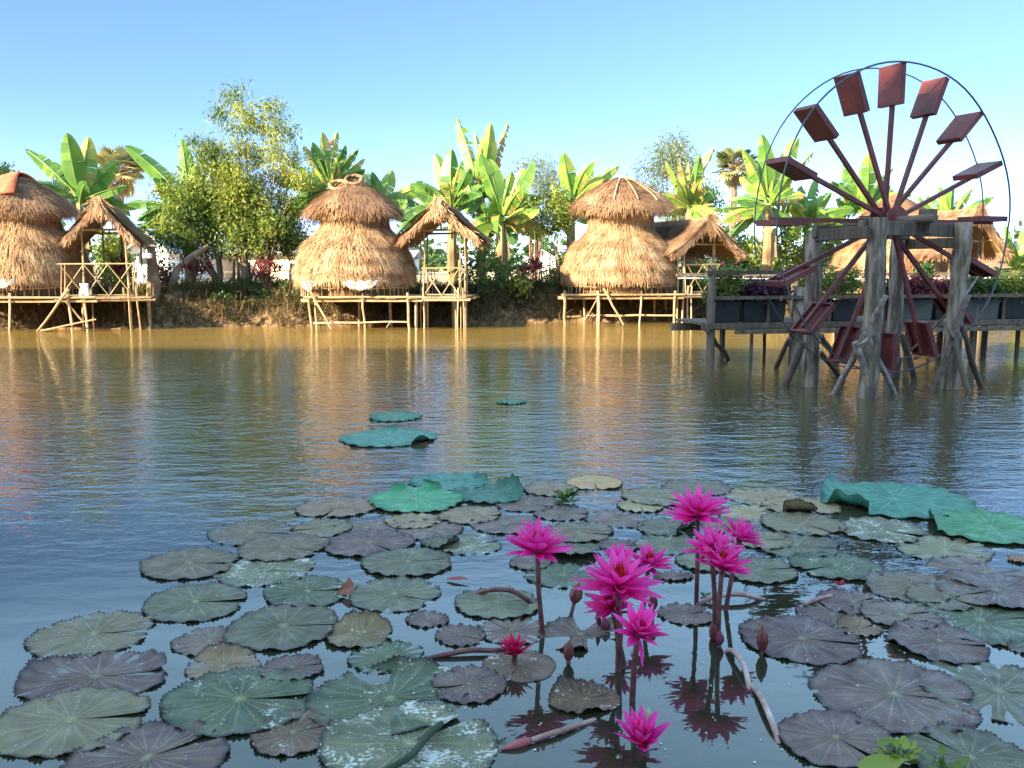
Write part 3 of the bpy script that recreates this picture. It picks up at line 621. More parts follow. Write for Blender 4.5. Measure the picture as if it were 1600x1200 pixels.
pav_a, Ta = pavilion(165, 20.0, .64, 1.8, 2.70, 1.98, 15, 'gabled thatch pavilion with crossed railing beside the red covered hut',
    [(-.44, 0, .028), (.50, 0, .03), (-.3, 1.9, .03), (.12, 1.9, .04), (.55, 1.8, .03)], (-.9, .95), (-.85, .58, 1.43), over=.3, roofm='straw_brown',
    stilts=[(.66, -.2, .72, .028), (.5, -.22, .52, .03), (.85, .2, .85, .055), (-.45, -.2, -.44, .03), (-.05, 1, -.05, .05), (-.3, .1, -.28, .025), (.3, .5, .34, .03)])
pav_b, Tb = pavilion(690, 20.3, .79, 1.7, 2.71, 1.98, -4, 'open gabled thatch pavilion on thin poles beside the coil topped hut',
    [(-.40, 0, .024), (.55, 0, .028), (-.58, 1.6, .024), (.38, 1.5, .028), (.42, 0, .02), (-.62, .9, .022)], (-.62, .58), (-.36, .42, 1.34), over=.3, roofm='straw_brown',
    stilts=[(-.38, -.2, -.36, .028), (-.30, -.1, -.3, .02), (.4, -.2, .36, .026), (.5, -.2, .55, .026), (.1, 1.2, .1, .07), (-.5, 1.0, -.5, .06), (.28, .1, .3, .022)])
pav_c, Tc = pavilion(1096, 22.5, .92, 2.6, 2.46, 1.72, 26, 'low gabled thatch pavilion with a dark roof slope right of the batten roofed hut',
    [(-.55, 0, .035), (-.72, 0, .03), (.35, 0, .05), (.1, 2.4, .05), (-.6, 2.4, .05)], (-.9, .7), (-.6, .38, 1.42), over=.3, roofm='straw_brown',
    stilts=[(-.55, -.2, -.57, .03), (-.45, -.2, -.45, .025), (.1, -.2, .2, .03), (-.5, .6, -.2, .03)])
pav_d, Td = pavilion(1508, 22.6, 1.0, 2.6, 2.70, 1.70, 22, 'gabled thatch pavilion behind the right posts of the water wheel frame',
    [(-.55, 0, .04), (.5, 0, .04), (0, 2.4, .04)], (-.9, .9), (-.6, .6, 1.4), over=.3,
    stilts=[(-.5, -.2, -.5, .04), (.5, -.2, .5, .04)])
# a pot-like pale lantern pair hanging from a pole beside pavilion, cloths on the rails
t = empty('hanging_pot', P(226, 396, 20.4), 'small pale pot hung on a pole of the left pavilion', 'pot', 'pale pots hung on the pavilion pole')
q = MB(); cpos = P(226, 400, 20.35); q.lathe([(.001, -.05), (.05, -.045), (.055, .03), (.045, .06), (.001, .055)], 12, cpos); q.build('pot', M['cloth'], t)
q = MB(); q.tube([cpos + Vector((0, 0, .055)), cpos + Vector((0, .01, .16))], .004, 4); q.build('cord', M['bamboo'], t)
t2 = t.copy(); COL.objects.link(t2); t2.location = t.location + Vector((.11, 0, 0))
for ch in list(t.children):
    k = ch.copy(); COL.objects.link(k); k.parent = t2
def cloth(px, py, Y, w_, h, label, name='towel'):
    p = P(px, py, Y); vs = []; nx, nz = 7, 6
    for j in range(nz + 1):
        for i in range(nx + 1):
            vs.append((p.x + (i / nx - .5) * w_ * (1 - .15 * math.sin(j)), p.y + .02 * math.sin(i * 1.8 + j * .4), p.z - h * j / nz * (1 + .1 * math.sin(i * 1.3))))
    q = MB(); q.add(vs, [(j * (nx + 1) + i, j * (nx + 1) + i + 1, (j + 1) * (nx + 1) + i + 1, (j + 1) * (nx + 1) + i) for j in range(nz) for i in range(nx)])
    o = q.build(name, M['cloth'], None, True); s_ = o.modifiers.new('s', 'SOLIDIFY'); s_.thickness = .012
    tag(o, label, 'cloth')
cloth(219, 416, 19.72, .13, .36, 'pale cloth hung over the right railing of the left pavilion')
cloth(131, 443, 19.7, .2, .27, 'white cloth bundled against the railing between the red covered hut and its pavilion')
# ------------------------------------------------------------ banana plants
def banana_leaf(base, tip, width, arch=.25, tone=.4, torn=.4, roll=0.0):
    mb = MB(); base = Vector(base); tip = Vector(tip); L = (tip - base).length
    ctrl = base.lerp(tip, .5) + Vector((0, 0, arch * L)) + Vector((random.uniform(-.05, .05), random.uniform(-.1, .05), 0)) * L
    n = 26; sp = []
    for i in range(n + 1):
        t = i / n; sp.append(base * (1 - t) ** 2 + ctrl * 2 * t * (1 - t) + tip * t * t)
    view = Vector((random.uniform(-.3, .3), -1, .25 + random.uniform(-.2, .3))).normalized()
    vs = []; fs = []; tn = []
    s0 = .14; gl = 0; gr = 0; jl = jr = 0; tl = tone; 
    for i in range(int(n * s0), n):
        for sg in (-1, 1):
            pass
    fold = random.uniform(.15, .5)
    state = {-1: (0, 0, tone), 1: (0, 0, tone)}
    for i in range(int(n * s0), n):
        t0 = i / n; t1 = (i + 1) / n
        f = lambda t: max(0.0, math.sin(PI * min(1, (t - s0) / (1 - s0)) ** .8)) ** .55 if t > s0 else 0
        d = (sp[i + 1] - sp[i]).normalized()
        sd = d.cross(view); sd = (sd + view * roll).normalized(); nr = sd.cross(d).normalized()
        if nr.dot(view) > 0: nr = -nr
        for sg in (-1, 1):
            k, droop, tt = state[sg]
            newg = random.random() < (.10 + .55 * torn)
            if newg: state[sg] = (0, random.uniform(0, torn) * .9, min(1, max(0, tone + random.uniform(-.12, .16) + (.2 if random.random() < torn * .4 else 0))))
            k, droop, tt = state[sg]
            g = .18 * torn if newg else 0
            w0, w1 = width * f(t0), width * f(t1)
            e0 = sp[i].lerp(sp[i + 1], g) + (sd * sg * math.cos(fold + droop) + nr * math.sin(fold + droop) - Vector((0, 0, droop * .5))) * w0 * (1 - .12 * torn * random.random())
            e1 = sp[i + 1] + (sd * sg * math.cos(fold + droop) + nr * math.sin(fold + droop) - Vector((0, 0, droop * .5))) * w1 * (1 - .12 * torn * random.random())
            m0 = sp[i].lerp(e0, .75); m1 = sp[i + 1].lerp(e1, .75)
            b = len(vs); vs += [sp[i], sp[i + 1], m0, m1, e0, e1]
            fs += [(b, b + 1, b + 3, b + 2), (b + 2, b + 3, b + 5, b + 4)]; tn += [tt, min(1, tt + torn * .55 * random.random())]
    mb.add(vs, fs, tn)
    rad = [max(.006, .03 * (1 - i / n)) * min(1.2, L) for i in range(0, n + 1, 3)]
    mb.tube(sp[::3], rad, 5, min(1, .62 + tone * .1), False)
    return mb
def banana(px, Y, crown_y, leaves, label, trunk_r=.12, lean=0, zb=.75, small=0):
    c = P(px, crown_y, Y); b = Vector((c.x + lean, Y, zb))
    root = empty('banana_plant', b, label, 'banana plant', 'banana plants along the far bank')
    mb = MB(); mid = b.lerp(c, .5) + Vector((lean * -.2, 0, 0)); mb.tube([b - Vector((0, 0, .1)), mid, c - Vector((0, 0, .25)), c], [trunk_r * 1.15, trunk_r, trunk_r * .8, trunk_r * .55], 9, None, True, .07)
    for i in range(10):   # dry sheaths
        t = random.uniform(.3, .95); p = b.lerp(c, t); a = random.uniform(0, 2 * PI); q = p + Vector((math.cos(a), math.sin(a), 0)) * trunk_r
        mb.quads(np.array([[tuple(q), tuple(q + Vector((.08, 0, 0))), tuple(q + Vector((.05, .02, -.4)) + Vector((math.cos(a), math.sin(a), 0)) * .07), tuple(q + Vector((-.03, 0, -.35)))]]), [0.1])
    mb.build('trunk', M['bananatrunk'], root)
    for (tx, ty, w_, arch, tone, torn) in leaves:
        dy = random.uniform(-.5, .4); tip = P(tx, ty, Y + dy)
        s = Vector((random.uniform(-.06, .06), random.uniform(-.06, .06), random.uniform(-.15, .05)))
        banana_leaf(c + s, tip, w_ * 1.42, arch, tone, min(1, torn + .12), random.uniform(-.25, .25)).build('leaf', M['banana'], root)
    for i in range(11):      # inner and hanging leaves that fill the crown
        a = random.uniform(0, 2 * PI); up = random.random(); L = random.uniform(1.0, 1.95)
        tip = c + Vector((math.cos(a) * L * (.95 - .4 * up), math.sin(a) * L * .8, L * (up * 1.1 - .55)))
        banana_leaf(c + Vector((0, 0, random.uniform(-.25, 0))), tip, random.uniform(.17, .27), random.uniform(.1, .35), random.choice([.15, .3, .45, .55, .65, .75, .85]), random.uniform(.2, .8), random.uniform(-.3, .3)).build('leaf', M['banana'], root)
    return root
banana(124, 24.0, 308, [(38, 232, .16, .10, .28, .35), (104, 207, .22, .02, .38, .1), (138, 213, .21, .02, .66, .12), (78, 252, .14, .12, .22, .5), (184, 252, .20, .08, .45, .2), (198, 290, .14, .10, .40, .3), (160, 330, .16, .15, .15, .4), (88, 330, .15, .15, .15, .4)],
       'banana plant with two broad upright leaves behind the red covered hut')
banana(292, 23.4, 318, [(195, 227, .22, .06, .30, .3), (284, 216, .17, .02, .42, .05), (303, 262, .17, .05, .55, .1), (322, 216, .08, .02, .85, .5), (195, 318, .13, .10, .28, .3), (214, 345, .14, .18, .15, .4), (240, 372, .2, .2, .12, .4), (262, 365, .2, .2, .15, .4), (345, 350, .2, .2, .2, .5), (250, 300, .17, .12, .3, .4), (330, 300, .16, .1, .5, .4)],
       'banana plant with a long leaf reaching left over the left pavilion', .13)
banana(516, 24.6, 292, [(527, 203, .15, .02, .80, .8), (503, 206, .17, .03, .68, .4), (560, 232, .13, .06, .45, .7), (571, 246, .12, .10, .80, .9), (474, 228, .15, .05, .78, .8), (456, 258, .15, .10, .30, .6), (441, 272, .14, .10, .75, .7), (540, 226, .14, .04, .35, .6), (450, 322, .16, .18, .15, .5), (446, 348, .18, .2, .12, .5), (575, 292, .14, .12, .3, .6), (488, 222, .15, .03, .3, .5), (466, 300, .14, .1, .25, .5)],
       'yellowing banana plant with torn brown leaves above the coil topped hut', .13)
banana(598, 24.8, 318, [(581, 268, .13, .03, .35, .1), (613, 266, .17, .03, .66, .1), (652, 318, .10, .08, .22, .4), (636, 350, .11, .18, .25, .4), (628, 302, .12, .08, .45, .2), (570, 300, .12, .1, .3, .3)],
       'small banana plant showing behind the right shoulder of the coil topped hut', .09)
banana(706, 24.4, 322, [(640, 288, .20, .12, .48, .15), (648, 300, .16, .12, .20, .2), (680, 240, .20, .08, .34, .2), (706, 232, .22, .03, .30, .2), (722, 250, .18, .04, .62, .3), (688, 284, .16, .1, .80, .8), (735, 262, .16, .08, .22, .4), (680, 350, .20, .2, .3, .5), (715, 352, .2, .2, .18, .4), (668, 330, .17, .15, .4, .4), (740, 300, .16, .1, .7, .8)],
       'banana plant with broad leaves fanning left above the open pavilion', .13)
banana(752, 25.2, 300, [(714, 184, .19, .04, .60, .75), (742, 204, .10, .02, .88, .9), (767, 192, .20, .01, .74, .2), (794, 192, .15, .03, .86, .85), (752, 232, .16, .05, .68, .3), (729, 262, .16, .08, .86, .9), (728, 300, .18, .12, .5, .6), (790, 296, .17, .12, .3, .4), (738, 340, .18, .18, .85, .8)],
       'tallest banana plant with yellow torn leaves rising beside the open pavilion', .13)
banana(782, 23.8, 335, [(765, 248, .20, .03, .50, .05), (750, 240, .17, .05, .44, .2), (834, 252, .20, .06, .36, .3), (820, 262, .19, .04, .70, .1), (752, 326, .17, .25, .55, .1), (842, 346, .18, .2, .66, .8), (738, 358, .18, .25, .2, .3), (800, 268, .18, .04, .32, .3), (848, 306, .18, .1, .35, .4), (820, 368, .16, .25, .8, .9), (762, 372, .18, .25, .15, .4), (806, 382, .17, .2, .12, .3)],
       'bushy green banana plant with a pale stem on the bank right of the open pavilion', .13)
banana(893, 25.0, 318, [(880, 238, .20, .02, .66, .15), (968, 258, .17, .08, .42, .7), (926, 262, .15, .04, .32, .3), (862, 286, .15, .1, .5, .4), (905, 272, .20, .04, .72, .35), (852, 318, .16, .15, .3, .4), (866, 362, .2, .25, .22, .2), (890, 372, .2, .2, .25, .2), (920, 350, .16, .15, .6, .4), (935, 300, .15, .1, .3, .4)],
       'banana plant with a long fringed leaf pointing right over the batten roofed hut', .12)
banana(1078, 25.4, 320, [(1116, 230, .17, .04, .84, .85), (1094, 240, .14, .04, .45, .6), (1062, 252, .17, .03, .80, .8), (1040, 250, .13, .06, .72, .7), (1076, 252, .15, .03, .76, .7), (1122, 300, .12, .1, .4, .6), (1098, 296, .15, .1, .8, .8), (1050, 330, .16, .2, .82, .8), (1108, 334, .16, .2, .5, .5)],
       'dry golden banana plant behind the brown pavilion roof', .13)
banana(1202, 24.2, 318, [(1190, 209, .18, .02, .45, .1), (1206, 236, .14, .02, .66, .05), (1248, 214, .21, .04, .70, .2), (1272, 236, .14, .08, .72, .8), (1160, 232, .15, .06, .60, .4), (1156, 276, .16, .06, .64, .1), (1116, 328, .12, .08, .22, .4), (1128, 348, .16, .18, .74, .4), (1178, 350, .15, .15, .66, .1), (1258, 304, .15, .08, .82, .7), (1234, 282, .18, .06, .60, .2), (1140, 372, .17, .2, .15, .5), (1240, 350, .17, .2, .4, .4), (1166, 262, .14, .05, .25, .3)],
       'banana plant with pale green leaves seen behind the left rim of the water wheel', .13)
banana(1262, 25.2, 345, [(1252, 290, .17, .04, .42, .3), (1278, 276, .14, .02, .35, .3), (1300, 300, .15, .06, .55, .3), (1330, 336, .15, .1, .6, .7), (1236, 320, .15, .1, .4, .4), (1290, 330, .16, .1, .58, .2), (1270, 380, .17, .2, .3, .4)],
       'banana plant low behind the left spokes of the water wheel', .12)
banana(1352, 26.0, 330, [(1358, 238, .20, .02, .50, .3), (1320, 250, .18, .06, .28, .5), (1300, 282, .17, .08, .30, .7), (1396, 262, .16, .08, .32, .7), (1392, 290, .17, .1, .42, .6), (1306, 310, .18, .1, .35, .6), (1334, 268, .17, .05, .25, .4)],
       'banana plant seen through the upper spokes of the water wheel', .13)
banana(1484, 26.5, 348, [(1468, 290, .13, .03, .72, .2), (1489, 288, .16, .02, .46, .1), (1520, 294, .12, .05, .45, .6), (1434, 306, .12, .08, .32, .5), (1526, 318, .10, .1, .85, .9), (1452, 326, .12, .1, .4, .4)],
       'banana plant above the roofs right of the wheel hub', .11)
banana(1596, 24.0, 420, [(1572, 352, .13, .04, .40, .3), (1560, 368, .12, .08, .28, .5), (1606, 350, .16, .04, .5, .3), (1580, 395, .14, .1, .6, .3), (1620, 392, .16, .1, .5, .4)],
       'banana plant cut by the right edge beside the blue sheet roof', .1)

# ------------------------------------------------------------ leafy trees
def leaf_clumps(mb, cen, rad, nclump, nleaf, ll, lw, tone, droop=.6, Y0=0, flat=1.0, crad=.16):
    """clumps of small leaves on twigs through an ellipsoid"""
    cen = arr(cen)
    d = RS.randn(nclump, 3); d /= np.linalg.norm(d, axis=1, keepdims=True)
    cc = cen + d * (RS.rand(nclump, 1) ** .45) * np.array([rad, rad * .9, rad * flat])
    ct = np.clip(tone + RS.randn(nclump) * .16, 0, 1)
    pos = np.repeat(cc, nleaf, 0) + RS.randn(nclump * nleaf, 3) * crad * np.array([1, 1, .75])
    n = len(pos); ax = RS.randn(nclump, 3) * .6; ax = np.repeat(ax, nleaf, 0) + RS.randn(n, 3) * .5; ax[:, 2] -= droop
    ax /= np.linalg.norm(ax, axis=1, keepdims=True)
    nn = RS.randn(n, 3); sd = np.cross(ax, nn); sd /= np.linalg.norm(sd, axis=1, keepdims=True)
    l = (ll * (.6 + .8 * RS.rand(n)))[:, None]; w_ = (lw * (.6 + .8 * RS.rand(n)))[:, None]
    V = np.stack([pos, pos + ax * l * .5 + sd * w_, pos + ax * l, pos + ax * l * .5 - sd * w_], 1)
    mb.quads(V, np.clip(np.repeat(ct, nleaf) + RS.randn(n) * .1, 0, 1))
    return cc
def tree(name, px, Y, blobs, label, cat, matn, ll, lw, dens=1.0, nleaf=22, tone=.5, trunk_r=.07, stems=None, droop=.6, zb=.75, group=None, crad=.16, tw=.006):
    b = P(px, 455, Y); b.z = zb; root = empty(name, b, label, cat, group)
    mb = MB(); tb = MB(); sc = Y / F
    for bl in blobs:
        bx, by, br = bl[:3]; tn = bl[3] if len(bl) > 3 else tone
        dy = random.uniform(-.6, .6); c = P(bx, by, Y + dy); r = br * sc
        nc = max(4, int(dens * 52 * (r / .6) ** 2)); lw_ = lw * 1.35
        cc = leaf_clumps(mb, c, r, nc, nleaf, ll, lw_, tn, droop, crad=crad)
        # limbs
        st = min(stems, key=lambda q: abs(q - bx)) if stems else px
        sb = P(st, 455, Y); sb.z = zb
        mid = sb.lerp(c, .55) + Vector(((sb.x - c.x) * .15, 0, 0))
        tb.tube([mid, mid.lerp(c, .5) + Vector((random.uniform(-.08, .08), 0, .03)), c], [trunk_r * .3, trunk_r * .2, trunk_r * .08], 5, None, False)
        tb.tube([sb - Vector((0, 0, .1)), sb.lerp(mid, .5) + Vector((random.uniform(-.06, .06), 0, 0)), mid], [trunk_r * .9, trunk_r * .6, trunk_r * .3], 6, None, False)
        for q in cc[::5]:
            q = Vector(q); tb.tube([c.lerp(q, random.uniform(0, .3)) , c.lerp(q, .5) + Vector((0, 0, -.02)), q], [tw * 1.5, tw, tw * .6], 3, None, False)
    mb.build('crown', M[matn], root); tb.build('trunk', M['trunk'], root)
    return root
tree('feathery_tree', 400, 22.8, [(368, 150, 19, .5), (342, 172, 15, .4), (385, 175, 20, .75), (372, 195, 14, .5), (428, 172, 18, .6), (447, 198, 17, .6), (416, 198, 20, .85), (372, 226, 17, .9), (325, 232, 20, .35), (308, 222, 15, .3), (398, 240, 22, .9), (432, 232, 22, .8), (458, 248, 17, .75), (470, 282, 15, .85), (372, 262, 20, .85), (405, 282, 24, .9), (440, 275, 24, .9), (380, 305, 22, .8), (440, 320, 24, .7), (405, 325, 24, .85), (462, 330, 18, .6), (425, 350, 20, .5)],
     'tall feathery tree with yellow green foliage, tallest on the left half', 'tree', 'leaf', .12, .0105, 1.2, 32, .74, .045, [385, 412], .9, crad=.125)
tree('leafy_tree', 340, 23.0, [(340, 262, 36, 0.52), (305, 285, 26, 0.42), (330, 315, 45, 0.62), (375, 330, 40, 0.67), (290, 340, 36, 0.42), (262, 300, 16, 0.37), (255, 335, 24, 0.42), (345, 356, 46, 0.47), (300, 368, 38, 0.37), (262, 368, 28, 0.37), (395, 372, 36, 0.47), (420, 368, 36, 0.47), (455, 372, 26, 0.47), (365, 285, 28, 0.77)],
     'dense green tree with low spreading crown left of the feathery tree', 'tree', 'leaf', .11, .015, 1.15, 30, .5, .055, [345, 365, 372, 388], .5, crad=.15)
tree('slender_tree', 418, 24.2, [(418, 350, 24, .3), (402, 365, 20, .3), (432, 372, 18, .3)], 'slender straight tree with a small crown in front of the cream wall', 'tree', 'darkleaf', .10, .015, 1.4, 24, .35, .06, None, .4)
tree('thin_tree', 456, 23.0, [(456, 350, 24, .55), (448, 372, 20, .45), (466, 372, 16, .4)], 'thin bare stemmed tree just left of the coil topped hut', 'tree', 'leaf', .10, .013, 1.3, 24, .5, .03, None, .5)
tree('wispy_tree', 835, 32, [(815, 262, 16, .5), (842, 258, 18, .5), (862, 268, 18, .5), (838, 285, 24, .5), (822, 275, 14, .6), (868, 285, 18, .5), (850, 305, 22, .5)],
     'wispy grey green tree between the tallest bananas and the batten roofed hut', 'tree', 'greyleaf', .13, .010, 1.1, 18, .5, .08, None, .4, crad=.2)
tree('young_bamboo', 858, 24.0, [(862, 305, 22, .7), (850, 330, 24, .65), (872, 335, 22, .6), (840, 345, 18, .6), (868, 355, 20, .5), (832, 322, 14, .6)],
     'clump of yellow green young trees on thin bare stems left of the batten roofed hut', 'tree', 'leaf', .08, .013, 1.3, 24, .65, .035, [840, 848, 856, 862, 870], .5)
tree('acacia_tree', 1050, 30, [(1052, 228, 20, .35), (1030, 245, 20, .35), (1010, 262, 16, .3), (1068, 236, 16, .4), (1042, 262, 22, .4), (1016, 290, 18, .3), (1060, 270, 22, .5), (1002, 300, 12, .3), (1080, 262, 18, .45), (1030, 305, 16, .3)],
     'tall wispy tree behind the dry banana and the batten roofed hut', 'tree', 'greyleaf', .14, .011, 1.3, 20, .4, .08, None, .8, crad=.18)
tree('bushy_tree', 1090, 27, [(1080, 320, 24, .6), (1100, 305, 22, .6), (1060, 330, 22, .5), (1110, 325, 18, .5)], 'low bushy tree just above the brown pavilion roof', 'tree', 'leaf', .10, .018, 1.3, 24, .6, .08, None, .4)
tree('mango_tree', -12, 30, [(-6, 272, 18, .3), (2, 285, 16, .3), (-24, 280, 22, .3)], 'dark tree peeking out behind the roof at the far left edge', 'tree', 'darkleaf', .12, .02, 1.6, 24, .3, .08, None, .4)
tree('pavilion_bush', 178, 23.5, [(178, 385, 18, .8), (165, 400, 16, .75), (192, 398, 16, .8), (180, 415, 20, .6), (170, 375, 10, .8), (160, 432, 18, .4), (195, 432, 18, .4)], 'bright green bush seen through the left pavilion', 'bush', 'leaf', .07, .022, 1.8, 26, .7, .02, None, .3, crad=.11)
for (px, Y, bl, lab) in ((1150, 25.5, [(1150, 420, 24, .6), (1130, 405, 18, .6), (1170, 400, 20, .7), (1190, 420, 22, .5), (1165, 380, 14, .6)], 'green shrub above the left end of the planked walkway'),
                         (1225, 25.0, [(1215, 390, 24, .6), (1240, 405, 22, .5), (1205, 420, 20, .5), (1235, 370, 18, .6), (1220, 430, 20, .4)], 'green shrub left of the water wheel frame, behind the flower tubs'),
                         (1290, 26, [(1290, 370, 22, .5), (1300, 395, 18, .5), (1280, 405, 18, .5), (1310, 360, 12, .5)], 'dark shrub between the wheel frame posts beside the hut'),
                         (1085, 25.4, [(1085, 410, 18, .6), (1100, 425, 16, .6), (1070, 430, 16, .5), (1120, 435, 18, .7)], 'shrub growing under the brown pavilion roof'),
                         (905, 24.6, [(900, 395, 16, .3), (885, 410, 16, .3), (870, 425, 18, .3), (896, 430, 16, .3)], 'dark green bush at the left foot of the batten roofed hut')):
    tree('shrub', px, Y, bl, lab, 'shrub', 'leaf', .09, .020, 1.4, 24, .5, .02, None, .3, zb=.7, group='green shrubs along the far bank', crad=.12)
for (px, Y, bl, lab) in ((752, 23.0, [(745, 425, 20, .3), (725, 430, 12, .3), (765, 440, 18, .3), (750, 400, 16, .3)], 'dark bush under the banana leaves right of the open pavilion'),
                         (800, 22.9, [(800, 435, 20, .35), (820, 445, 16, .4), (785, 420, 14, .3)], 'dark low bush right of the pale banana stem'),
                         (265, 22.0, [(255, 425, 16, .3), (272, 435, 14, .3), (248, 440, 14, .3)], 'dark bush under the bent trunk beside the left pavilion')):
    tree('dark_bush', px, Y, bl, lab, 'bush', 'leaf', .10, .024, .8, 22, .35, .02, None, .2, zb=.6, group='dark bushes on the far bank', crad=.12)
# bent trunk
t = empty('bent_trunk', P(270, 455, 21.6), 'pale bent tree trunk arching over the bank right of the left pavilion', 'tree trunk')
q = MB(); q.tube([P(268, 500, 21.6), P(266, 455, 21.6), P(276, 422, 21.7), P(300, 400, 21.9), P(325, 385, 22.3)], [.12, .10, .085, .075, .05], 8, None, True, .1); q.build('trunk', M['trunk'], t)
q = MB(); q.tube([P(300, 400, 21.9), P(318, 408, 21.9), P(330, 428, 22)], [.05, .035, .025], 6); q.build('limb', M['trunk'], t)
# leafy stub tree trunk next to left pavilion
t = empty('dead_stump', P(238, 500, 20.9), 'thick leaning dead stump at the right end of the left pavilion', 'stump')
q = MB(); q.tube([P(240, 512, 20.9), P(240, 440, 20.9), P(236, 385, 20.9)], [.2, .13, .09], 9, None, True, .12); q.build('trunk', M['trunk'], t)

# red and purple cordylines
def cordyline(px, Y, ytop, ybot, n, label, wid=1.0, matn='redleaf'):
    b = P(px, ybot, Y); b.z = max(.6, b.z); t_ = P(px, ytop, Y); H = t_.z - b.z
    root = empty('red_leaved_shrub', b, label, 'shrub', 'red leaved shrubs on the bank')
    mb = MB(); st = MB()
    for k in range(n):
        top = b + Vector((random.uniform(-.25, .25) * wid, random.uniform(-.15, .15), H * random.uniform(.45, .8))); st.tube([b, b.lerp(top, .5) + Vector((0, 0, .02)), top], [.014, .011, .008], 5)
        m = 16; a = RS.rand(m) * 2 * PI; e = RS.rand(m) * 1.2 + .1
        d = np.stack([np.cos(a) * np.cos(e), np.sin(a) * np.cos(e), np.sin(e)], 1); L = H * (.22 + .2 * RS.rand(m))[:, None]
        p = np.tile(arr(top), (m, 1)) - np.array([0, 0, 1]) * RS.rand(m, 1) * .2 * H; sd = np.cross(d, RS.randn(m, 3)); sd /= np.linalg.norm(sd, axis=1, keepdims=True)
        mb.quads(np.stack([p, p + d * L * .5 + sd * .022, p + d * L, p + d * L * .5 - sd * .022], 1), RS.rand(m))
    st.build('stem', M['trunk'], root); mb.build('foliage', M[matn], root)
cordyline(306, 21.9, 400, 455, 7, 'dark red leaved shrub under the dense low tree')
cordyline(417, 22.0, 398, 458, 8, 'dark red leaved shrub at the foot of the slender straight tree')
cordyline(188, 21.3, 395, 455, 6, 'dark red shrub showing through the left pavilion railing')
cordyline(828, 22.8, 392, 462, 7, 'tall red tipped shrub on the bank left of the batten roofed hut', .8)
cordyline(252, 21.5, 405, 470, 5, 'dark red shrub between the dead stump and the bent trunk')

# fan palms
def fan_palm(px, Y, cy, rpx, label, tone):
    c = P(px, cy, Y); b = Vector((c.x, Y, .75)); root = empty('fan_palm', b, label, 'palm tree', 'fan palms behind the bank'); r = rpx * Y / F
    q = MB(); q.tube([b, b.lerp(c, .5), c], [.22, .17, .14], 8, None, True, .06); q.build('trunk', M['trunk'], root)
    mb = MB(); ps = MB()
    for k in range(46):
        d = Vector((random.gauss(0, 1), random.gauss(0, 1), random.gauss(.25, .8))).normalized(); ln = r * random.uniform(.5, .66); h = c + d * ln
        tn = min(1, max(0, tone + (.35 if d.z < -.2 else 0) + random.uniform(-.12, .12)))
        ps.tube([c, h], [.03, .02], 4, .5, False)
        s1 = d.cross(Vector((random.uniform(-.3, .3), random.uniform(-.3, .3), 1))).normalized(); s2 = s1.cross(d).normalized()
        ax = (d + s2 * random.uniform(-.4, .2)).normalized(); R0 = r * random.uniform(.34, .46); nf = 15; vs = []; fs = []
        for j in range(nf):
            a = (j / (nf - 1) - .5) * R(250); e = (ax * math.cos(a) + s1 * math.sin(a)); o = (s1 * math.cos(a) - ax * math.sin(a)) * .05 * R0 * 2
            tip = h + e * R0 - Vector((0, 0, .12 * R0)); m_ = h + e * R0 * .6; bi = len(vs); vs += [h, m_ + o, tip, m_ - o]; fs.append((bi, bi + 1, bi + 2, bi + 3))
        mb.add(vs, fs, tn)
    mb.build('crown', M['palm'], root); ps.build('leaf_stalk', M['trunk'], root)
fan_palm(186, 42, 268, 46, 'fan palm with dry tan leaves behind the left pavilion', .62)
fan_palm(1148, 44, 262, 40, 'grey green fan palm left of the water wheel', .25)

# distant tree line that reads as one mass
def treeline():
    mb = MB()
    for k in range(240):
        x = RS.uniform(-150, 150); y = RS.uniform(85, 140); h = RS.uniform(1.5, 4.0)
        leaf_clumps(mb, (x, y, .8 + h * .5), h, 14, 8, 1.0, .28, .35, .1, crad=.6)
    o = mb.build('distant_trees', M['darkleaf']); tag(o, 'low dark tree line far across the dry field', 'trees', kind='stuff')
treeline()

# grass and weeds on the bank
def tufts(name, n, matn, fn, h, lab, cat, wd=.008):
    P0 = []
    while len(P0) < n:
        x = random.uniform(-14, 14.5); d = fn(); y = bank_y(x) + d
        P0.append((x, y, ground_z(x, y)))
    P0 = np.array(P0); k = 9; pos = np.repeat(P0, k, 0) + RS.randn(n * k, 3) * np.array([.05, .05, .005]); m = len(pos)
    d = RS.randn(m, 3) * .38 + np.array([0, -.15, 1]); d /= np.linalg.norm(d, axis=1, keepdims=True)
    sc_ = np.repeat(.35 + RS.rand(n) ** 2 * 1.1, k); L = (h * sc_ * (.5 + RS.rand(m)))[:, None]; sd = np.cross(d, RS.randn(m, 3)); sd /= np.linalg.norm(sd, axis=1, keepdims=True)
    mid = pos + d * L * .6; tip = mid + (d * .6 + RS.randn(m, 3) * .25 + np.array([0, 0, -.25])) * L * .55
    mb = MB(); tn = np.repeat(RS.rand(n), k)
    mb.quads(np.stack([pos - sd * wd, pos + sd * wd, mid + sd * wd * .8, mid - sd * wd * .8], 1), tn)
    mb.quads(np.stack([mid - sd * wd * .8, mid + sd * wd * .8, tip + sd * wd * .1, tip - sd * wd * .1], 1), tn)
    tag(mb.build(name, M[matn]), lab, cat, kind='stuff')
tufts('dry_grass', 6500, 'grass', lambda: abs(random.gauss(.6, .4)), .26, 'dry straw coloured grass and stubble on the far bank', 'grass')
tufts('green_grass', 1900, 'greengrass', lambda: random.choice([random.uniform(.8, 3.5), random.uniform(.6, 1.1)]), .24, 'green grass and weeds along the far bank', 'grass', .011)
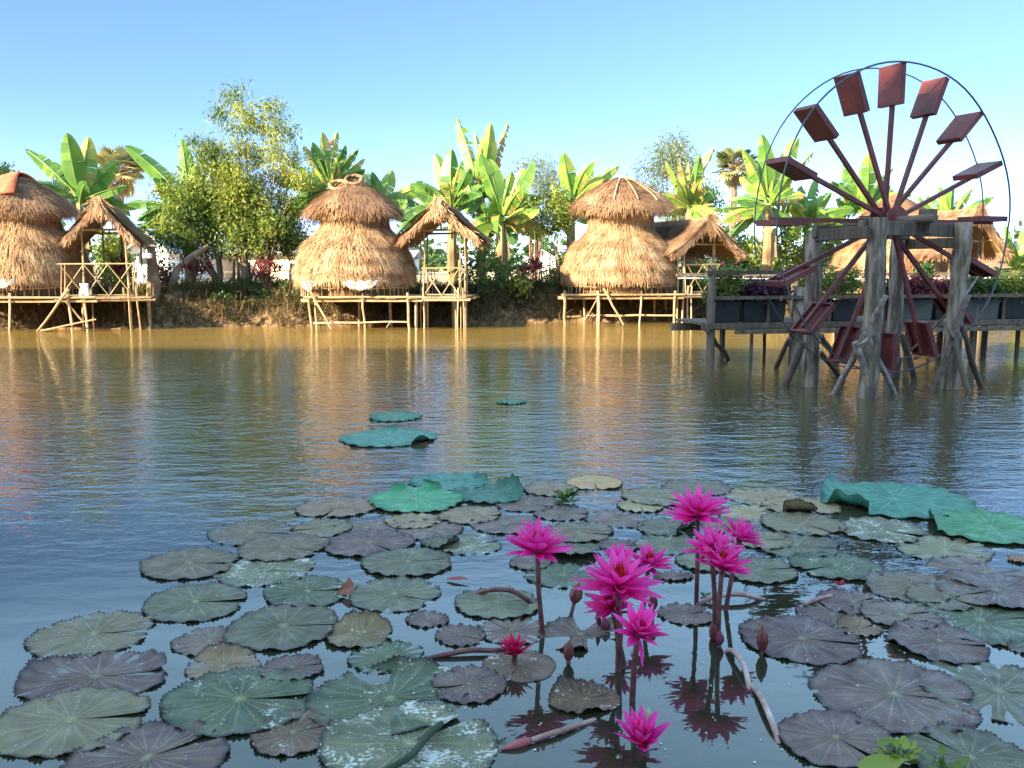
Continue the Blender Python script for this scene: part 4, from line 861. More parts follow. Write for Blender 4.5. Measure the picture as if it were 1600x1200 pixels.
def weeds():
    mb = MB()
    for k in range(120):
        x = random.uniform(-7.2, 4.5) if k < 80 else random.uniform(-13, 14); d = random.uniform(.35, 1.5); y = bank_y(x) + d
        leaf_clumps(mb, (x, y, ground_z(x, y) + .08), random.uniform(.12, .28), 6, 18, .09, .022, .35, -.1, crad=.08, flat=.7)
    tag(mb.build('bank_weeds', M['darkleaf']), 'leafy dark weeds covering the top of the far bank', 'weeds', kind='stuff')
weeds()
# roots and twigs hanging on the bank face
def twigs():
    mb = MB()
    for k in range(420):
        x = random.uniform(-12.5, 12.5); d = random.uniform(.1, 1.2); y = bank_y(x) + d; z = ground_z(x, y)
        a = Vector((x, y, z)); b = a + Vector((random.uniform(-.4, .4), random.uniform(-.35, -.02), random.uniform(-.25, .15))); mb.tube([a, a.lerp(b, .5) + Vector((0, -.04, .05)), b], [.008, .007, .004], 4, None, False)
    tag(mb.build('dry_twigs', M['grass']), 'dead twigs and exposed roots on the face of the far bank', 'twigs', kind='stuff')
twigs()
# low fence rails in front of the cream wall
t = empty('rail_fence', P(400, 430, 30), 'low brown rail fence across the cream storehouse', 'fence')
for i, px in enumerate((330, 370, 412, 455, 478)):
    q = MB(); a = P(px, 430, 30); q.stick((a.x, 30, .7), (a.x, 30, 1.35), .035); q.build('post', M['trunk'], t)
q = MB(); q.stick(P(330, 426, 29.94), P(478, 423, 29.94), .03); q.build('rail', M['trunk'], t)
# ------------------------------------------------------------ water wheel
WC = Vector((4.25, 10.5, 1.90)); PH = R(23)
AX = Vector((math.sin(PH), -math.cos(PH), 0)); WU = Vector((math.cos(PH), math.sin(PH), 0)); WV = Vector((0, 0, 1))
def wheel():
    root = empty('waterwheel', WC, 'big maroon water wheel with sixteen paddles and thin dark rims', 'water wheel')
    RR = 1.70
    for s_ in (.185, -.185):
        q = MB(); pts = [WC + AX * s_ + WU * RR * math.cos(2 * PI * k / 72) + WV * RR * math.sin(2 * PI * k / 72) + AX * .01 * math.sin(k * .6) for k in range(73)]
        q.tube(pts, .0105 if s_ > 0 else .008, 6, None, False); q.build('rim', M['rim'], root)
    q = MB(); q.tube([WC - AX * .16, WC + AX * .16], .085, 16); q.build('hub', M['red'], root)
    q = MB()
    for s_ in (-.13, .13): q.tube([WC + AX * (s_ - .012), WC + AX * (s_ + .012)], .16, 20)
    q.build('hub_flange', M['red'], root)
    q = MB(); q.tube([WC - AX * .66, WC + AX * .66], .045, 12); q.build('axle', M['darkwood'], root)
    for k in range(16):
        th = R(90.5 + 22.5 * k); rd = WU * math.cos(th) + WV * math.sin(th); tg = AX.cross(rd).normalized()
        q = MB(); q.bar(WC + rd * .07 + AX * (.05 if k % 2 else -.05), WC + rd * 1.64, .045, .04, None, AX); q.build('spoke', M['red'], root)
        # paddle: board with raised rims all round
        c = WC + rd * (1.685 - .208); hx, hr = .157, .208
        q = MB(); q.box(c + tg * .056, (hx * 2 - .02, .018, hr * 2 - .02), AX, tg, rd, random.random())
        for sg in (-1, 1):
            q.box(c + AX * sg * hx + tg * .034, (.020, .062, hr * 2 + .02), AX, tg, rd, random.random())
            q.box(c + rd * sg * hr + tg * .034, (hx * 2 - .022, .0585, .020), AX, tg, rd, random.random())
        q.build('paddle', M['red'], root)
wheel()
def log(parent, nm, a, b, r0, r1, mt='logwood', bend=.006, n=14, lump=.035, seg=9):
    q = MB(); q.stick(a, b, r0, r1, n, bend, seg, lump); o = q.build(nm, M[mt], parent, True); return o
def frame():
    root = empty('wheel_frame', (4.25, 10.5, 0), 'grey timber frame of four thick log posts carrying the water wheel', 'timber frame')
    A = Vector((3.48, 10.6, 0)); B = Vector((3.79, 9.67, 0)); C = Vector((5.02, 10.4, 0)); D = Vector((4.73, 11.33, 0))
    log(root, 'post', A - Vector((0, 0, .6)), A + Vector((-.02, 0, 1.80)), .104, .088)
    log(root, 'post', B - Vector((.01, 0, .6)), B + Vector((.02, 0, 1.90)), .106, .095)
    log(root, 'post', C - Vector((.02, 0, .6)), C + Vector((.04, 0, 1.88)), .102, .093)
    log(root, 'post', D - Vector((0, 0, .6)), D + Vector((.0, 0, 1.76)), .095, .082)
    def beam(a, b, z, h=.15, w_=.07, ext=.12, mt='oldwood'):
        d = (b - a).normalized(); q = MB(); q.bar(a - d * ext + Vector((0, 0, z)), b + d * ext + Vector((0, 0, z)), w_, h); o = q.build('beam', M[mt], root)
        bv = o.modifiers.new('b', 'BEVEL'); bv.width = .008; bv.segments = 1
    off = AX * .06
    beam(B - off * 1.6, C - off * 1.6, 1.795, .15, .07, .14); beam(A + off, D + off, 1.785, .14, .07, .1)
    sd = WU * .0
    beam(A - WU * .02, B - WU * .14, 1.74, .13, .06, .05); beam(D + WU * .13, C + WU * .14, 1.66, .12, .06, .05)
    p = WC + AX * .43; q = MB(); q.box(p + Vector((0, 0, -.02)) + WU * .14, (.10, .16, .26), WU, AX); o = q.build('bearing_block', M['darkwood'], root)
    p = WC - AX * .43; q = MB(); q.box(p + Vector((0, 0, -.02)) + WU * .1, (.10, .13, .2), WU, AX); o = q.build('bearing_block', M['darkwood'], root)
    for (tx, ty, bx, by, Y, r, mt) in ((1384, 462, 1304, 614, 9.45, .032, 'greybranch'), (1336, 535, 1366, 621, 9.5, .036, 'greybranch'), (1350, 512, 1398, 617, 9.5, .028, 'greybranch'),
                                  (1512, 462, 1460, 610, 10.1, .036, 'greybranch'), (1502, 510, 1534, 606, 10.2, .030, 'darkwood'), (1484, 512, 1513, 613, 10.15, .030, 'darkwood'),
                                  (1254, 535, 1226, 603, 10.4, .045, 'darkwood'), (1233, 530, 1213, 575, 11.8, .032, 'darkwood'), (1284, 552, 1317, 596, 10.5, .028, 'darkwood'),
                                  (1284, 525, 1303, 556, 12.2, .035, 'darkwood'), (1408, 522, 1430, 593, 11.1, .034, 'darkwood'), (1430, 560, 1486, 512, 11.4, .022, 'darkwood'), (1404, 560, 1398, 596, 10.9, .05, 'darkwood')):
        b = G(bx, by); a = P(tx, ty, Y)
        d = (b - a).normalized(); q = MB(); q.stick(a, b + d * .35, r, r * 1.1, 8, .007, 6, .12); q.build('brace_log', M[mt], root, True)
    q = MB(); q.stick(P(1366, 520, 9.48), P(1340, 540, 9.4), .024, .015, 7, .05); q.build('brace_fork', M['greybranch'], root, True)
    q = MB(); q.stick(P(1490, 530, 10.1), P(1476, 498, 10.1), .024, .015, 7, .05); q.build('brace_fork', M['greybranch'], root, True)
    q = MB(); q.tube([P(1528, 432, 10.7), P(1508, 462, 10.6), P(1470, 500, 10.6), P(1424, 548, 10.9)], [.012, .014, .014, .016], 6); q.build('brace_pole', M['greybranch'], root, True)
    q = MB(); q.tube([P(1400, 345, 10), P(1402, 352, 9.98), P(1408, 359, 9.97)], [.008, .008, .006], 5); q.build('iron_peg', M['rim'], root)
frame()

# ------------------------------------------------------------ planked walkway
PA = G(1110, 571); PA = Vector((2.74, 12.75, 0)); PB = Vector((9.4, 14.1, 0)); PD = (PB - PA).normalized(); PN = Vector((-PD.y, PD.x, 0)); PL = (PB - PA).length
pq = lambda u, w_, z: PA + PD * u + PN * w_ + Vector((0, 0, z))
def u_at(px, w_=0):
    lo, hi = -1.0, PL + 2
    for _ in range(40):
        m = (lo + hi) / 2; p = pq(m, w_, .6); x = 800 + F * p.x / (p.y * CP - (p.z - CH) * SP)
        if x < px: lo = m
        else: hi = m
    return lo
def pier():
    root = empty('walkway', PA, 'weathered planked walkway on posts crossing behind the water wheel', 'walkway')
    zd = .60; dep = 1.25
    def bd(nm, a, b, w_, h, mt='oldwood'):
        q = MB(); q.bar(a, b, w_, h); o = q.build(nm, M[mt], root); return o
    q = MB(); k = int(PL / .16)
    for i in range(k):
        u = (i + .5) * PL / k; q.bar(pq(u, .03, zd - .02 + random.uniform(-.004, .004)), pq(u, dep + random.uniform(-.03, .05), zd - .02), PL / k - .014, .035)
    q.build('deck', M['oldwood'], root)
    bd('edge_board', pq(-.12, -.035, zd - .035), pq(PL, -.02, zd - .035), .035, .085); bd('edge_board', pq(.35, -.12, zd - .115), pq(PL, -.06, zd - .13), .07, .06)
    bd('joist', pq(-.1, dep - .1, zd - .12), pq(PL, dep - .1, zd - .12), .07, .11)
    # flower shelf board and rails
    bd('shelf_board', pq(.05, -.02, .955), pq(PL, -.02, .965), .10, .045); bd('shelf_board', pq(.05, .30, .955), pq(PL, .30, .965), .08, .04)
    bd('rail', pq(-.04, .0, 1.30), pq(1.42, .0, 1.31), .06, .055); bd('rail', pq(.0, dep, 1.26), pq(PL, dep, 1.27), .05, .05)
    q = MB(); q.tube([pq(0, dep - .07, 1.21), pq(2, dep - .07, 1.19), pq(PL, dep - .07, 1.20)], .011, 5, 1.0); q.build('white_pipe', M['cloth'], root)
    for (px, w_, zt, r) in ((1111, .03, 1.36, .062), (1247, .06, 1.10, .09), (1175, 0, .56, .024), (1196, .9, .56, .026), (1523, .1, 1.0, .055), (1540, 1.1, .56, .05), (1593, .3, 1.0, .035), (1240, 1.1, 1.2, .06), (1420, .05, .56, .05), (1310, 1.2, 1.25, .05), (1470, 1.2, 1.25, .05), (1130, 1.15, 1.3, .045)):
        u = u_at(px, w_); q = MB(); q.stick(pq(u, w_, -.6), pq(u, w_, zt), r, r * .95, 9, .004, 5, .05); q.build('post', M['logwood' if r > .08 else 'oldwood' if r > .04 else 'darkwood'], root, True)
    for u in np.arange(.9, PL, .95): q = MB(); q.stick(pq(u, .02, zd), pq(u, .02, .95), .025, None, 6, .004); q.build('baluster', M['oldwood'], root)
    q = MB(); q.stick(P(1104, 515, 12.7), G(1138, 562), .035, .03, 7, .03); q.build('brace_log', M['darkwood'], root, True)
pier()
# planters along the walkway: tub with foliage and blossoms
def planter(px0, px1, kind, lab, fl, hgt, tubm='tub', w_=.16):
    u0, u1 = u_at(px0), u_at(px1); um = (u0 + u1) / 2; L = u1 - u0 - .03; zb = .602; zt = .905
    root = empty('planter', pq(um, w_, zb), lab, 'planter', 'planted tubs along the walkway')
    q = MB(); cc = []
    o_ = L / 2; t_ = .115
    vs = [pq(um - o_ * .94, w_ - t_ * .85, zb), pq(um + o_ * .94, w_ - t_ * .85, zb), pq(um + o_ * .94, w_ + t_ * .85, zb), pq(um - o_ * .94, w_ + t_ * .85, zb),
          pq(um - o_, w_ - t_, zt), pq(um + o_, w_ - t_, zt), pq(um + o_, w_ + t_, zt), pq(um - o_, w_ + t_, zt)]
    q.add(vs, [(0, 3, 2, 1), (0, 1, 5, 4), (1, 2, 6, 5), (2, 3, 7, 6), (3, 0, 4, 7), (4, 5, 6, 7)]); ob = q.build('tub', M[tubm], root)
    bv = ob.modifiers.new('b', 'BEVEL'); bv.width = .012; bv.segments = 2
    for sg in (-1, 1): 
        q = MB(); q.bar(pq(um - o_ - .008, w_ + sg * (t_ + .006), zt - .03), pq(um + o_ + .008, w_ + sg * (t_ + .006), zt - .03), .014, .035); q.build('lip', M[tubm], root)
    mat_ = {'g': 'leaf', 'd': 'darkleaf', 'p': 'purpleleaf', 'r': 'redleaf'}[kind]
    hgt *= 1.4; q = MB(); nb = max(2, int(L / .13))
    for i in range(nb):
        c = pq(u0 + (i + .5) * (u1 - u0) / nb, w_ + random.uniform(-.05, .05), zt + hgt * .45)
        leaf_clumps(q, c, .16, int(15 + hgt * 40), 16, .055, .014, .35 if kind == 'd' else .5, .1, crad=.055, flat=max(1.0, hgt * 3.2))
    q.build('foliage', M[mat_], root)
    for i in range(fl):
        c = pq(random.uniform(u0, u1), w_ + random.uniform(-.16, .02), zt + hgt * random.uniform(.4, 1.05)); q = MB(); q.tube([c - Vector((0, 0, hgt * .6)), c], .003, 4, .3, False)
        r = random.uniform(.022, .034)
        for ring, (rr, tz) in enumerate(((r, 0), (r * .7, .008), (r * .4, .014))):
            m = 9 - ring * 2
            for k in range(m):
                a = 2 * PI * k / m + ring * .3; e = Vector((math.cos(a), math.sin(a) * .6, math.sin(a) * .7 + .15)); s_ = Vector((-math.sin(a), math.cos(a) * .6, math.cos(a) * .7)) * rr * .38
                p = c + Vector((0, -.004 - tz, tz)); q.add([p, p + e * rr * .6 + s_, p + e * rr, p + e * rr * .6 - s_], [(0, 1, 2, 3)], random.random())
        q.build('blossom', M['zinnia'], root)
planter(1112, 1160, 'g', 'tub of pink flowered bushy plants at the left end of the walkway', 8, .36)
planter(1162, 1232, 'p', 'tub overflowing with dark purple leaves left of the wheel frame', 3, .2, 'tub')
planter(1262, 1300, 'g', 'tub of tall pink blossoms between the two left frame posts', 8, .42, 'tub')
planter(1302, 1345, 'g', 'tub of green plants with pink blossoms behind the front frame post', 6, .34, 'tub')
planter(1372, 1402, 'd', 'low green planted tub behind the hanging wheel spokes', 2, .25, 'tub')
planter(1408, 1462, 'r', 'grey tub of reddish shrubs right of the wheel spokes', 2, .28, 'tubgrey')
planter(1464, 1508, 'r', 'tub of dark red leaves behind the right frame post', 0, .22)
planter(1512, 1566, 'd', 'pale grey concrete planter on the right of the walkway', 0, .3, 'tubgrey')
planter(1568, 1612, 'g', 'black tub with light green shrub at the right edge of the walkway', 0, .36, 'tub')
def topiary():
    root = empty('potted_shrub', pq(u_at(1440, .8), .8, .6), 'dark columnar potted shrub standing on the walkway behind the wheel', 'potted plant'); b = Vector(root.location)
    q = MB(); q.lathe([(.001, .001), (.10, .001), (.13, .24), (.14, .26), (.001, .25)], 18, b); q.build('pot', M['tub'], root)
    q = MB()
    for i in range(6): leaf_clumps(q, b + Vector((0, 0, .33 + i * .08)), .1, 22, 16, .05, .016, .25, .1, crad=.04)
    q.build('foliage', M['darkleaf'], root)
topiary()
# ------------------------------------------------------------ floating leaves
def depth_of(p): return p.y * CP + (CH - p.z) * SP
def pad_mesh(c, r, notch=0, z=.005, teeth=52, tooth=.026, wave=.008, gap=5, asp=1.0, lotus=False, folds=(), tilt=(0, 0), sub=0, cup=0.0, slit=True):
    """folds: (angle, halfwidth, start radius, turn up amount)"""
    n = teeth * 2 if not lotus else 110; rings = [0, .06, .16, .3, .45, .6, .72, .83, .91, .965, 1.0]
    mb = MB(); vs = []; A_ = []; Rd = []; ph = [random.uniform(0, 6) for _ in range(6)]
    g = R(gap) if slit else 0
    for j, q in enumerate(rings):
        for i in range(n + 1):
            t = i / n; ang = g * (.25 + .75 * q ** .5) + t * (2 * PI - 2 * g * (.25 + .75 * q ** .5))
            rr = q * (1 + .035 * math.sin(2 * ang + ph[0]) + .02 * math.sin(5 * ang + ph[1]) + .012 * math.sin(9 * ang + ph[2]))
            if slit:      # rounded lobes each side of the notch
                dn = min(t, 1 - t) * 2 * PI; rr *= 1 - .10 * math.exp(-(dn / .22) ** 2) * q
            zz = wave * (q ** 2) * (math.sin(3 * ang + ph[3]) + .7 * math.sin(5 * ang + ph[4])) * .6
            zz += .004 * q ** 3 * math.sin(17 * ang + ph[5]) * (2.2 if lotus else 1)
            if not lotus and j == len(rings) - 1:
                if i % 2: rr *= 1 + tooth * random.uniform(.4, 1.2); zz += .004 * random.uniform(0, 1.3)
                else: zz -= .002
            if j >= len(rings) - 2 : zz += .001 + (.003 * math.sin(7 * ang + ph[1]) if lotus else .0025 * math.sin(11 * ang + ph[0]))
            if lotus and j == len(rings) - 1: zz -= .004; rr *= 1 + .012 * math.sin(23 * ang + ph[2])
            zz += .012 * math.exp(-(q / .12) ** 2) * (-.6 if lotus else .25) + cup * q * q
            x = rr * math.cos(ang) * r; y = rr * math.sin(ang) * r * asp
            for (fa, fw, fr, fu) in folds:      # turned up flap
                da = math.atan2(math.sin(ang - R(fa)), math.cos(ang - R(fa)))
                dist = rr * math.cos(da) - fr
                if dist > 0 and abs(da) < R(fw):
                    k = dist * r; th_ = min(2.3, fu * dist / (1 - fr + 1e-6)); 
                    ux, uy = math.cos(R(fa)), math.sin(R(fa))
                    x -= ux * k * (1 - math.sin(th_ + 1e-6) / (th_ + 1e-6)); y -= uy * k * (1 - math.sin(th_ + 1e-6) / (th_ + 1e-6))
                    zz += k * (1 - math.cos(th_)) / (th_ + 1e-6) + .004
            ca, sa = math.cos(R(notch)), math.sin(R(notch))
            X, Y = x * ca - y * sa, x * sa + y * ca
            vs.append((c.x + X, c.y + Y, max(z + zz + X * tilt[0] + Y * tilt[1], (z - .004) if not (sub or tilt != (0, 0)) else -.5))); A_.append(ang); Rd.append(min(q, 1.0))
    w_ = n + 1
    fs = [(j * w_ + i, j * w_ + i + 1, (j + 1) * w_ + i + 1, (j + 1) * w_ + i) for j in range(len(rings) - 1) for i in range(n)]
    mb.add(vs, fs); mb.at = {'ang': A_, 'rad': Rd}; return mb
PADS = [ # cx, cy, w, notch deg, material, label, options
 (392, 832, 127, 350, 'olive', 'round olive grey lily pad at the far left corner of the raft of pads', {}),
 (296, 882, 150, 0, 'olive', 'plain olive pad alone on open water, upper of the three left outliers', {}),
 (306, 942, 163, 2, 'green', 'grey green pad with pale vein star, below the highest left outlier', {}),
 (146, 991, 184, 8, 'olive', 'wide olive pad nearest the left edge with open water above it', {}),
 (150, 1058, 232, 10, 'purple', 'purple leaf with both ragged sides curling up near the left edge', dict(z=.0012, wave=.004, folds=((165, 70, .70, .9), (20, 60, .66, 1.0)), asp=.8)),
 (112, 1128, 228, 10, 'olive', 'large olive pad with a straw tuft at its centre in the lower left corner', {}),
 (328, 1003, 112, 355, 'purple', 'small dull purple pad left of the pad littered with white crumbs', {}),
 (350, 1041, 118, 30, 'tan', 'crumpled tan pad with a folded rim below the small dull purple one', dict(folds=((80, 60, .6, 1.1),))),
 (375, 1096, 232, 5, 'deep', 'big deep green pad with scalloped pale rim in the lower left', dict(asp=1.0)),
 (232, 1186, 240, 40, 'purple', 'large purplish pad cut by the bottom edge at lower left', dict(folds=((200, 50, .7, .7),))),
 (415, 892, 150, 355, 'green', 'pad smeared with white streaks in the left part of the raft', dict(mat='foam')),
 (443, 857, 132, 340, 'olive', 'olive pad tucked behind the white streaked pad', {}),
 (526, 794, 116, 260, 'tan', 'tan pad at the top left tip of the raft, beside the jade lotus leaf', {}),
 (503, 826, 92, 200, 'olive', 'small olive pad with a folded lower lip just below the tan tip pad', {}),
 (573, 825, 97, 320, 'purple', 'small slate purple pad directly under the jade lotus leaf', {}),
 (577, 850, 132, 315, 'purple', 'slate purple pad with notch at lower right, overlapping the one under the jade leaf', {}),
 (646, 815, 84, 330, 'tan', 'tan pad peeking out between two slate purple pads below the jade leaf', {}),
 (672, 828, 102, 300, 'purple', 'neat purple pad with white star centre below the jade leaf', {}),
 (637, 880, 140, 10, 'green', 'dark grey green oval pad standing clear on blue water in the middle left', {}),
 (735, 806, 94, 350, 'tan', 'sandy pad between the jade leaf and the slate pads', {}),
 (790, 820, 104, 0, 'purple', 'mauve pad just behind the leftmost tall flower', {}),
 (735, 851, 98, 20, 'foam', 'grey green pad dusted white, touching the leftmost tall flower', {}),
 (688, 849, 58, 60, 'green', 'small pad with a curled dark lip left of the white dusted one', dict(folds=((260, 50, .5, 1.4),))),
 (480, 925, 137, 5, 'deep', 'blue green pad beside a stiff brown flap, left centre', {}),
 (617, 929, 147, 330, 'green', 'pad with a narrow lower right notch, right of the brown flap', {}),
 (443, 981, 178, 3, 'green', 'large grey green pad with white crumbs at its centre, left centre', {}),
 (562, 993, 106, 10, 'brown', 'curled brown pad with a twisted torn right end', dict(folds=((75, 70, .35, 1.5),), wave=.02)),
 (668, 969, 67, 300, 'purple', 'tiny purple pad with a white tuft, alone on blue water', {}),
 (605, 1027, 118, 0, 'deep', 'green pad with a bright lime centre, left of the lying closed stalk', {}),
 (457, 1046, 98, 20, 'purple', 'purple pad half hidden behind the big deep green pad', {}),
 (732, 1071, 123, 200, 'purple', 'clean violet pad with straw centre, left of the low dark pink cup', {}),
 (610, 1092, 250, 352, 'deep', 'largest green leaf with a torn ragged upper rim, bottom left of centre', dict(folds=((100, 35, .82, 1.4),), wave=.014)),
 (640, 1166, 272, 45, 'foam', 'huge leaf crusted with white foam at the bottom left of centre', dict(wave=.012)),
 (458, 1147, 134, 25, 'brown', 'dusty brown pad left of the foam crusted leaf', {}),
 (720, 994, 82, 330, 'purple', 'faint purple pad behind the end of the lying closed stalk', {}),
 (800, 985, 112, 140, 'purple', 'dark violet pad behind the low dark pink cup flower', {}),
 (778, 944, 134, 15, 'green', 'dark pad crossed by an arched stalk, left of the leftmost tall stem', {}),
 (811, 1040, 118, 250, 'brown', 'dark peaked pad carrying the low dark pink cup flower', dict(cup=-.012)),
 (826, 787, 98, 330, 'purple', 'smoky pad at the foot of the folded lotus leaf', {}),
 (860, 766, 83, 290, 'tan', 'tan pad touching the left side of the orange pad', {}),
 (929, 755, 88, 268, 'orange', 'orange brown pad at the top centre of the raft', {}),
 (878, 803, 82, 350, 'purple', 'smoky pad under the little floating rosette', {}),
 (962, 812, 95, 280, 'purple', 'dark serrated pad alone left of the farthest flower', {}),
 (905, 833, 106, 340, 'olive', 'dark oval pad right of the leftmost flower head', {}),
 (1041, 825, 90, 330, 'green', 'pad with a small dark curl on its right, behind the farthest flower stem', dict(folds=((350, 40, .45, 1.8),))),
 (1045, 851, 100, 20, 'green', 'grey green pad left of the cluster of three flowers', {}),
 (1030, 778, 108, 315, 'olive', 'olive pad left of the farthest flower head', {}),
 (1000, 792, 70, 270, 'tan', 'narrow tan pad under the olive pad left of the farthest flower', {}),
 (1088, 763, 104, 275, 'olive', 'olive pad behind the farthest flower head', {}),
 (1192, 776, 112, 270, 'tan', 'pale tan pad halfway between the farthest flower and the big teal lotus leaf', {}),
 (966, 854, 58, 0, 'purple', 'small dark pad above the big central flower', {}),
 (890, 860, 96, 10, 'green', 'dark raised pad just right of the leftmost flower', dict(tilt=(0, -.12), z=.016)),
 (880, 900, 116, 45, 'deep', 'dark green pad between the leftmost stem and the big central flower', {}),
 (1188, 893, 118, 10, 'green', 'grey green pad under the cluster of three flowers on its right', {}),
 (1052, 902, 66, 10, 'purple', 'narrow purple pad tipped on its side behind the small right central flower', dict(asp=.6)),
 (1072, 961, 88, 20, 'purple', 'dark pad at the foot of the farthest flower stem', {}),
 (907, 991, 122, 330, 'purple', 'broad dark pad sloping under the central flower stems', dict(wave=.02, asp=1.15)),
 (915, 1096, 112, 20, 'brown', 'crumpled brown sunken leaf left of the front flower stem', dict(folds=((100, 60, .3, 1.3),), wave=.02, asp=.8)),
 (868, 1186, 200, 90, 'deep', 'green leaf sunk just under the water at the bottom centre', dict(sub=1, z=-.004, wave=.003)),
 (1252, 791, 112, 285, 'tan', 'tan pad with a dark curled corner, left of the big teal lotus leaf', dict(folds=((330, 30, .5, 1.8),))),
 (1254, 820, 122, 300, 'olive', 'olive pad below the one with the dark curled corner', {}),
 (1376, 829, 122, 320, 'brown', 'crusty pale pad right below the big teal lotus leaf', dict(mat='foam')),
 (1245, 852, 130, 340, 'green', 'grey green pad right of the cluster of three flowers', {}),
 (1477, 859, 134, 330, 'olive', 'olive pad below the green lotus leaf at the right', {}),
 (1306, 886, 136, 200, 'deep', 'blue green pad below right of the cluster of three flowers', {}),
 (1424, 918, 130, 350, 'olive', 'olive pad with a dark folded left rim, right centre', dict(folds=((160, 45, .7, 1.0),))),
 (1540, 897, 150, 10, 'purple', 'ribbed purple pad in the crowd at the right edge, below the olive pad', dict(wave=.016)),
 (1556, 925, 160, 200, 'purple', 'wrinkled mauve pad under the ribbed one at the right edge', dict(wave=.016)),
 (1478, 934, 110, 300, 'olive', 'pad wedged between the folded olive pad and the wrinkled mauve pad', {}),
 (1333, 942, 110, 20, 'purple', 'purple pad beside the floating red bud', {}),
 (1300, 961, 110, 340, 'purple', 'oval purple pad below the pad with the floating red bud', {}),
 (1408, 963, 108, 10, 'purple', 'purple pad with a black right corner, right of centre', {}),
 (1343, 983, 62, 20, 'tan', 'small pale curled pad above the largest purple pad', dict(folds=((90, 60, .4, 1.4),))),
 (1532, 970, 190, 5, 'deep', 'wide grey green pad reaching the right edge', {}),
 (1467, 1005, 140, 330, 'purple', 'rumpled dusky pad between the largest purple pad and the wide grey green one', dict(wave=.016)),
 (1252, 1000, 186, 345, 'purple', 'purple pad with a pale white centre and deep dark slit, touching an upright bud', {}),
 (1398, 1086, 254, 345, 'purple', 'largest purple pad with a ribbed scalloped rim, lower right', {}),
 (1560, 1080, 224, 345, 'green', 'large grey green pad cut by the lower right edge', {}),
 (1306, 1156, 176, 300, 'purple', 'dull purple pad left of the lime floating sprout', {}),
 (1516, 1186, 200, 120, 'brown', 'dark pad in the bottom right corner', dict(mat='green')),
 (1600, 1014, 50, 0, 'purple', 'small pad half cut by the right edge', {}),
 (1592, 876, 30, 0, 'orange', 'small orange pad at the right edge below the green lotus leaf', {}),
 (1190, 845, 90, 0, 'olive', 'pad hidden behind the right flower of the cluster of three', {}),
 (1135, 822, 80, 200, 'olive', 'pad behind the stem of the farthest flower', {}),
 (1170, 802, 92, 20, 'tan', 'pad just above the right flower of the cluster of three', {}),
 (1102, 880, 90, 20, 'green', 'pad under the left flower of the cluster of three', {}),
 (830, 880, 70, 340, 'purple', 'small dark pad peeking out below the leftmost flower head', {}),
 (1590, 940, 80, 20, 'purple', 'mauve pad corner at the right edge above the wide grey green pad', {}),
 (20, 1196, 0, 0, 'olive', '', {}),
]
GP = 'lily pads floating on the pond'
for i, (cx, cy, wd, nt_, mt, lab, op) in enumerate(PADS):
    if wd == 0: continue
    c = G(cx, cy); r = wd / 2 * depth_of(c) / F * (1.09 if (cx > 1340 and cy < 1010) else 1.05 if cy < 870 else 1.0)
    z = op.get('z', .0012 + (i * 5 % 7) * .0013); kw = {k: v for k, v in op.items() if k not in ('z', 'mat')}
    mb = pad_mesh(c, r, nt_, z, teeth=int(min(84, 46 + wd * .16)), wave=kw.pop('wave', random.uniform(.0015, .004)), gap=random.uniform(2.0, 6.5), **kw)
    o = mb.build('lily_pad', PM[op.get('mat', mt)], None, True, mb.at); tag(o, lab, 'lily pad', GP)
LOT = [
 (618, 652, 86, 0, 'teal', 'small teal lotus leaf floating alone, just beyond the larger teal one', dict()),
 (608, 685, 150, 0, 'teal', 'teal lotus leaf with a lifted right rim floating alone in mid pond', dict(folds=((320, 14, .8, 1.6), (95, 8, .84, 1.2)))),
 (799, 629, 46, 0, 'teal', 'tiny far teal leaf floating right of mid pond', dict()),
 (702, 755, 122, 0, 'dteal', 'dark teal lotus leaf behind the jade one', dict(folds=((35, 22, .78, 1.4),))),
 (650, 783, 152, 0, 'jade', 'bright jade lotus leaf with small lifted tips at the top of the raft', dict(folds=((75, 12, .8, 1.7), (120, 9, .82, 1.4)), z=.016)),
 (764, 774, 118, 0, 'dteal', 'dark teal lotus leaf with its right side folded upright to a point', dict(folds=((28, 75, .35, 1.75),), z=.012, asp=.95)),
 (1397, 781, 240, 0, 'teal', 'big teal lotus leaf with a folded left corner at the right of the raft', dict(folds=((150, 28, .66, 1.5), (215, 16, .74, 1.9)), asp=.92)),
 (1548, 826, 190, 0, 'jade', 'green lotus leaf with a raised crease near the right edge', dict(folds=((165, 26, .74, 1.5), (290, 9, .85, 2.0)), z=.016)),
]
for (cx, cy, wd, nt_, mt, lab, op) in LOT:
    c = G(cx, cy); r = wd / 2 * depth_of(c) / F; z = op.pop('z', .010)
    mb = pad_mesh(c, r, nt_, z, lotus=True, wave=.007, slit=False, **op)
    o = mb.build('lotus_leaf', PM[mt], None, True, mb.at); tag(o, lab, 'lotus leaf', 'lotus leaves lying on the pond')

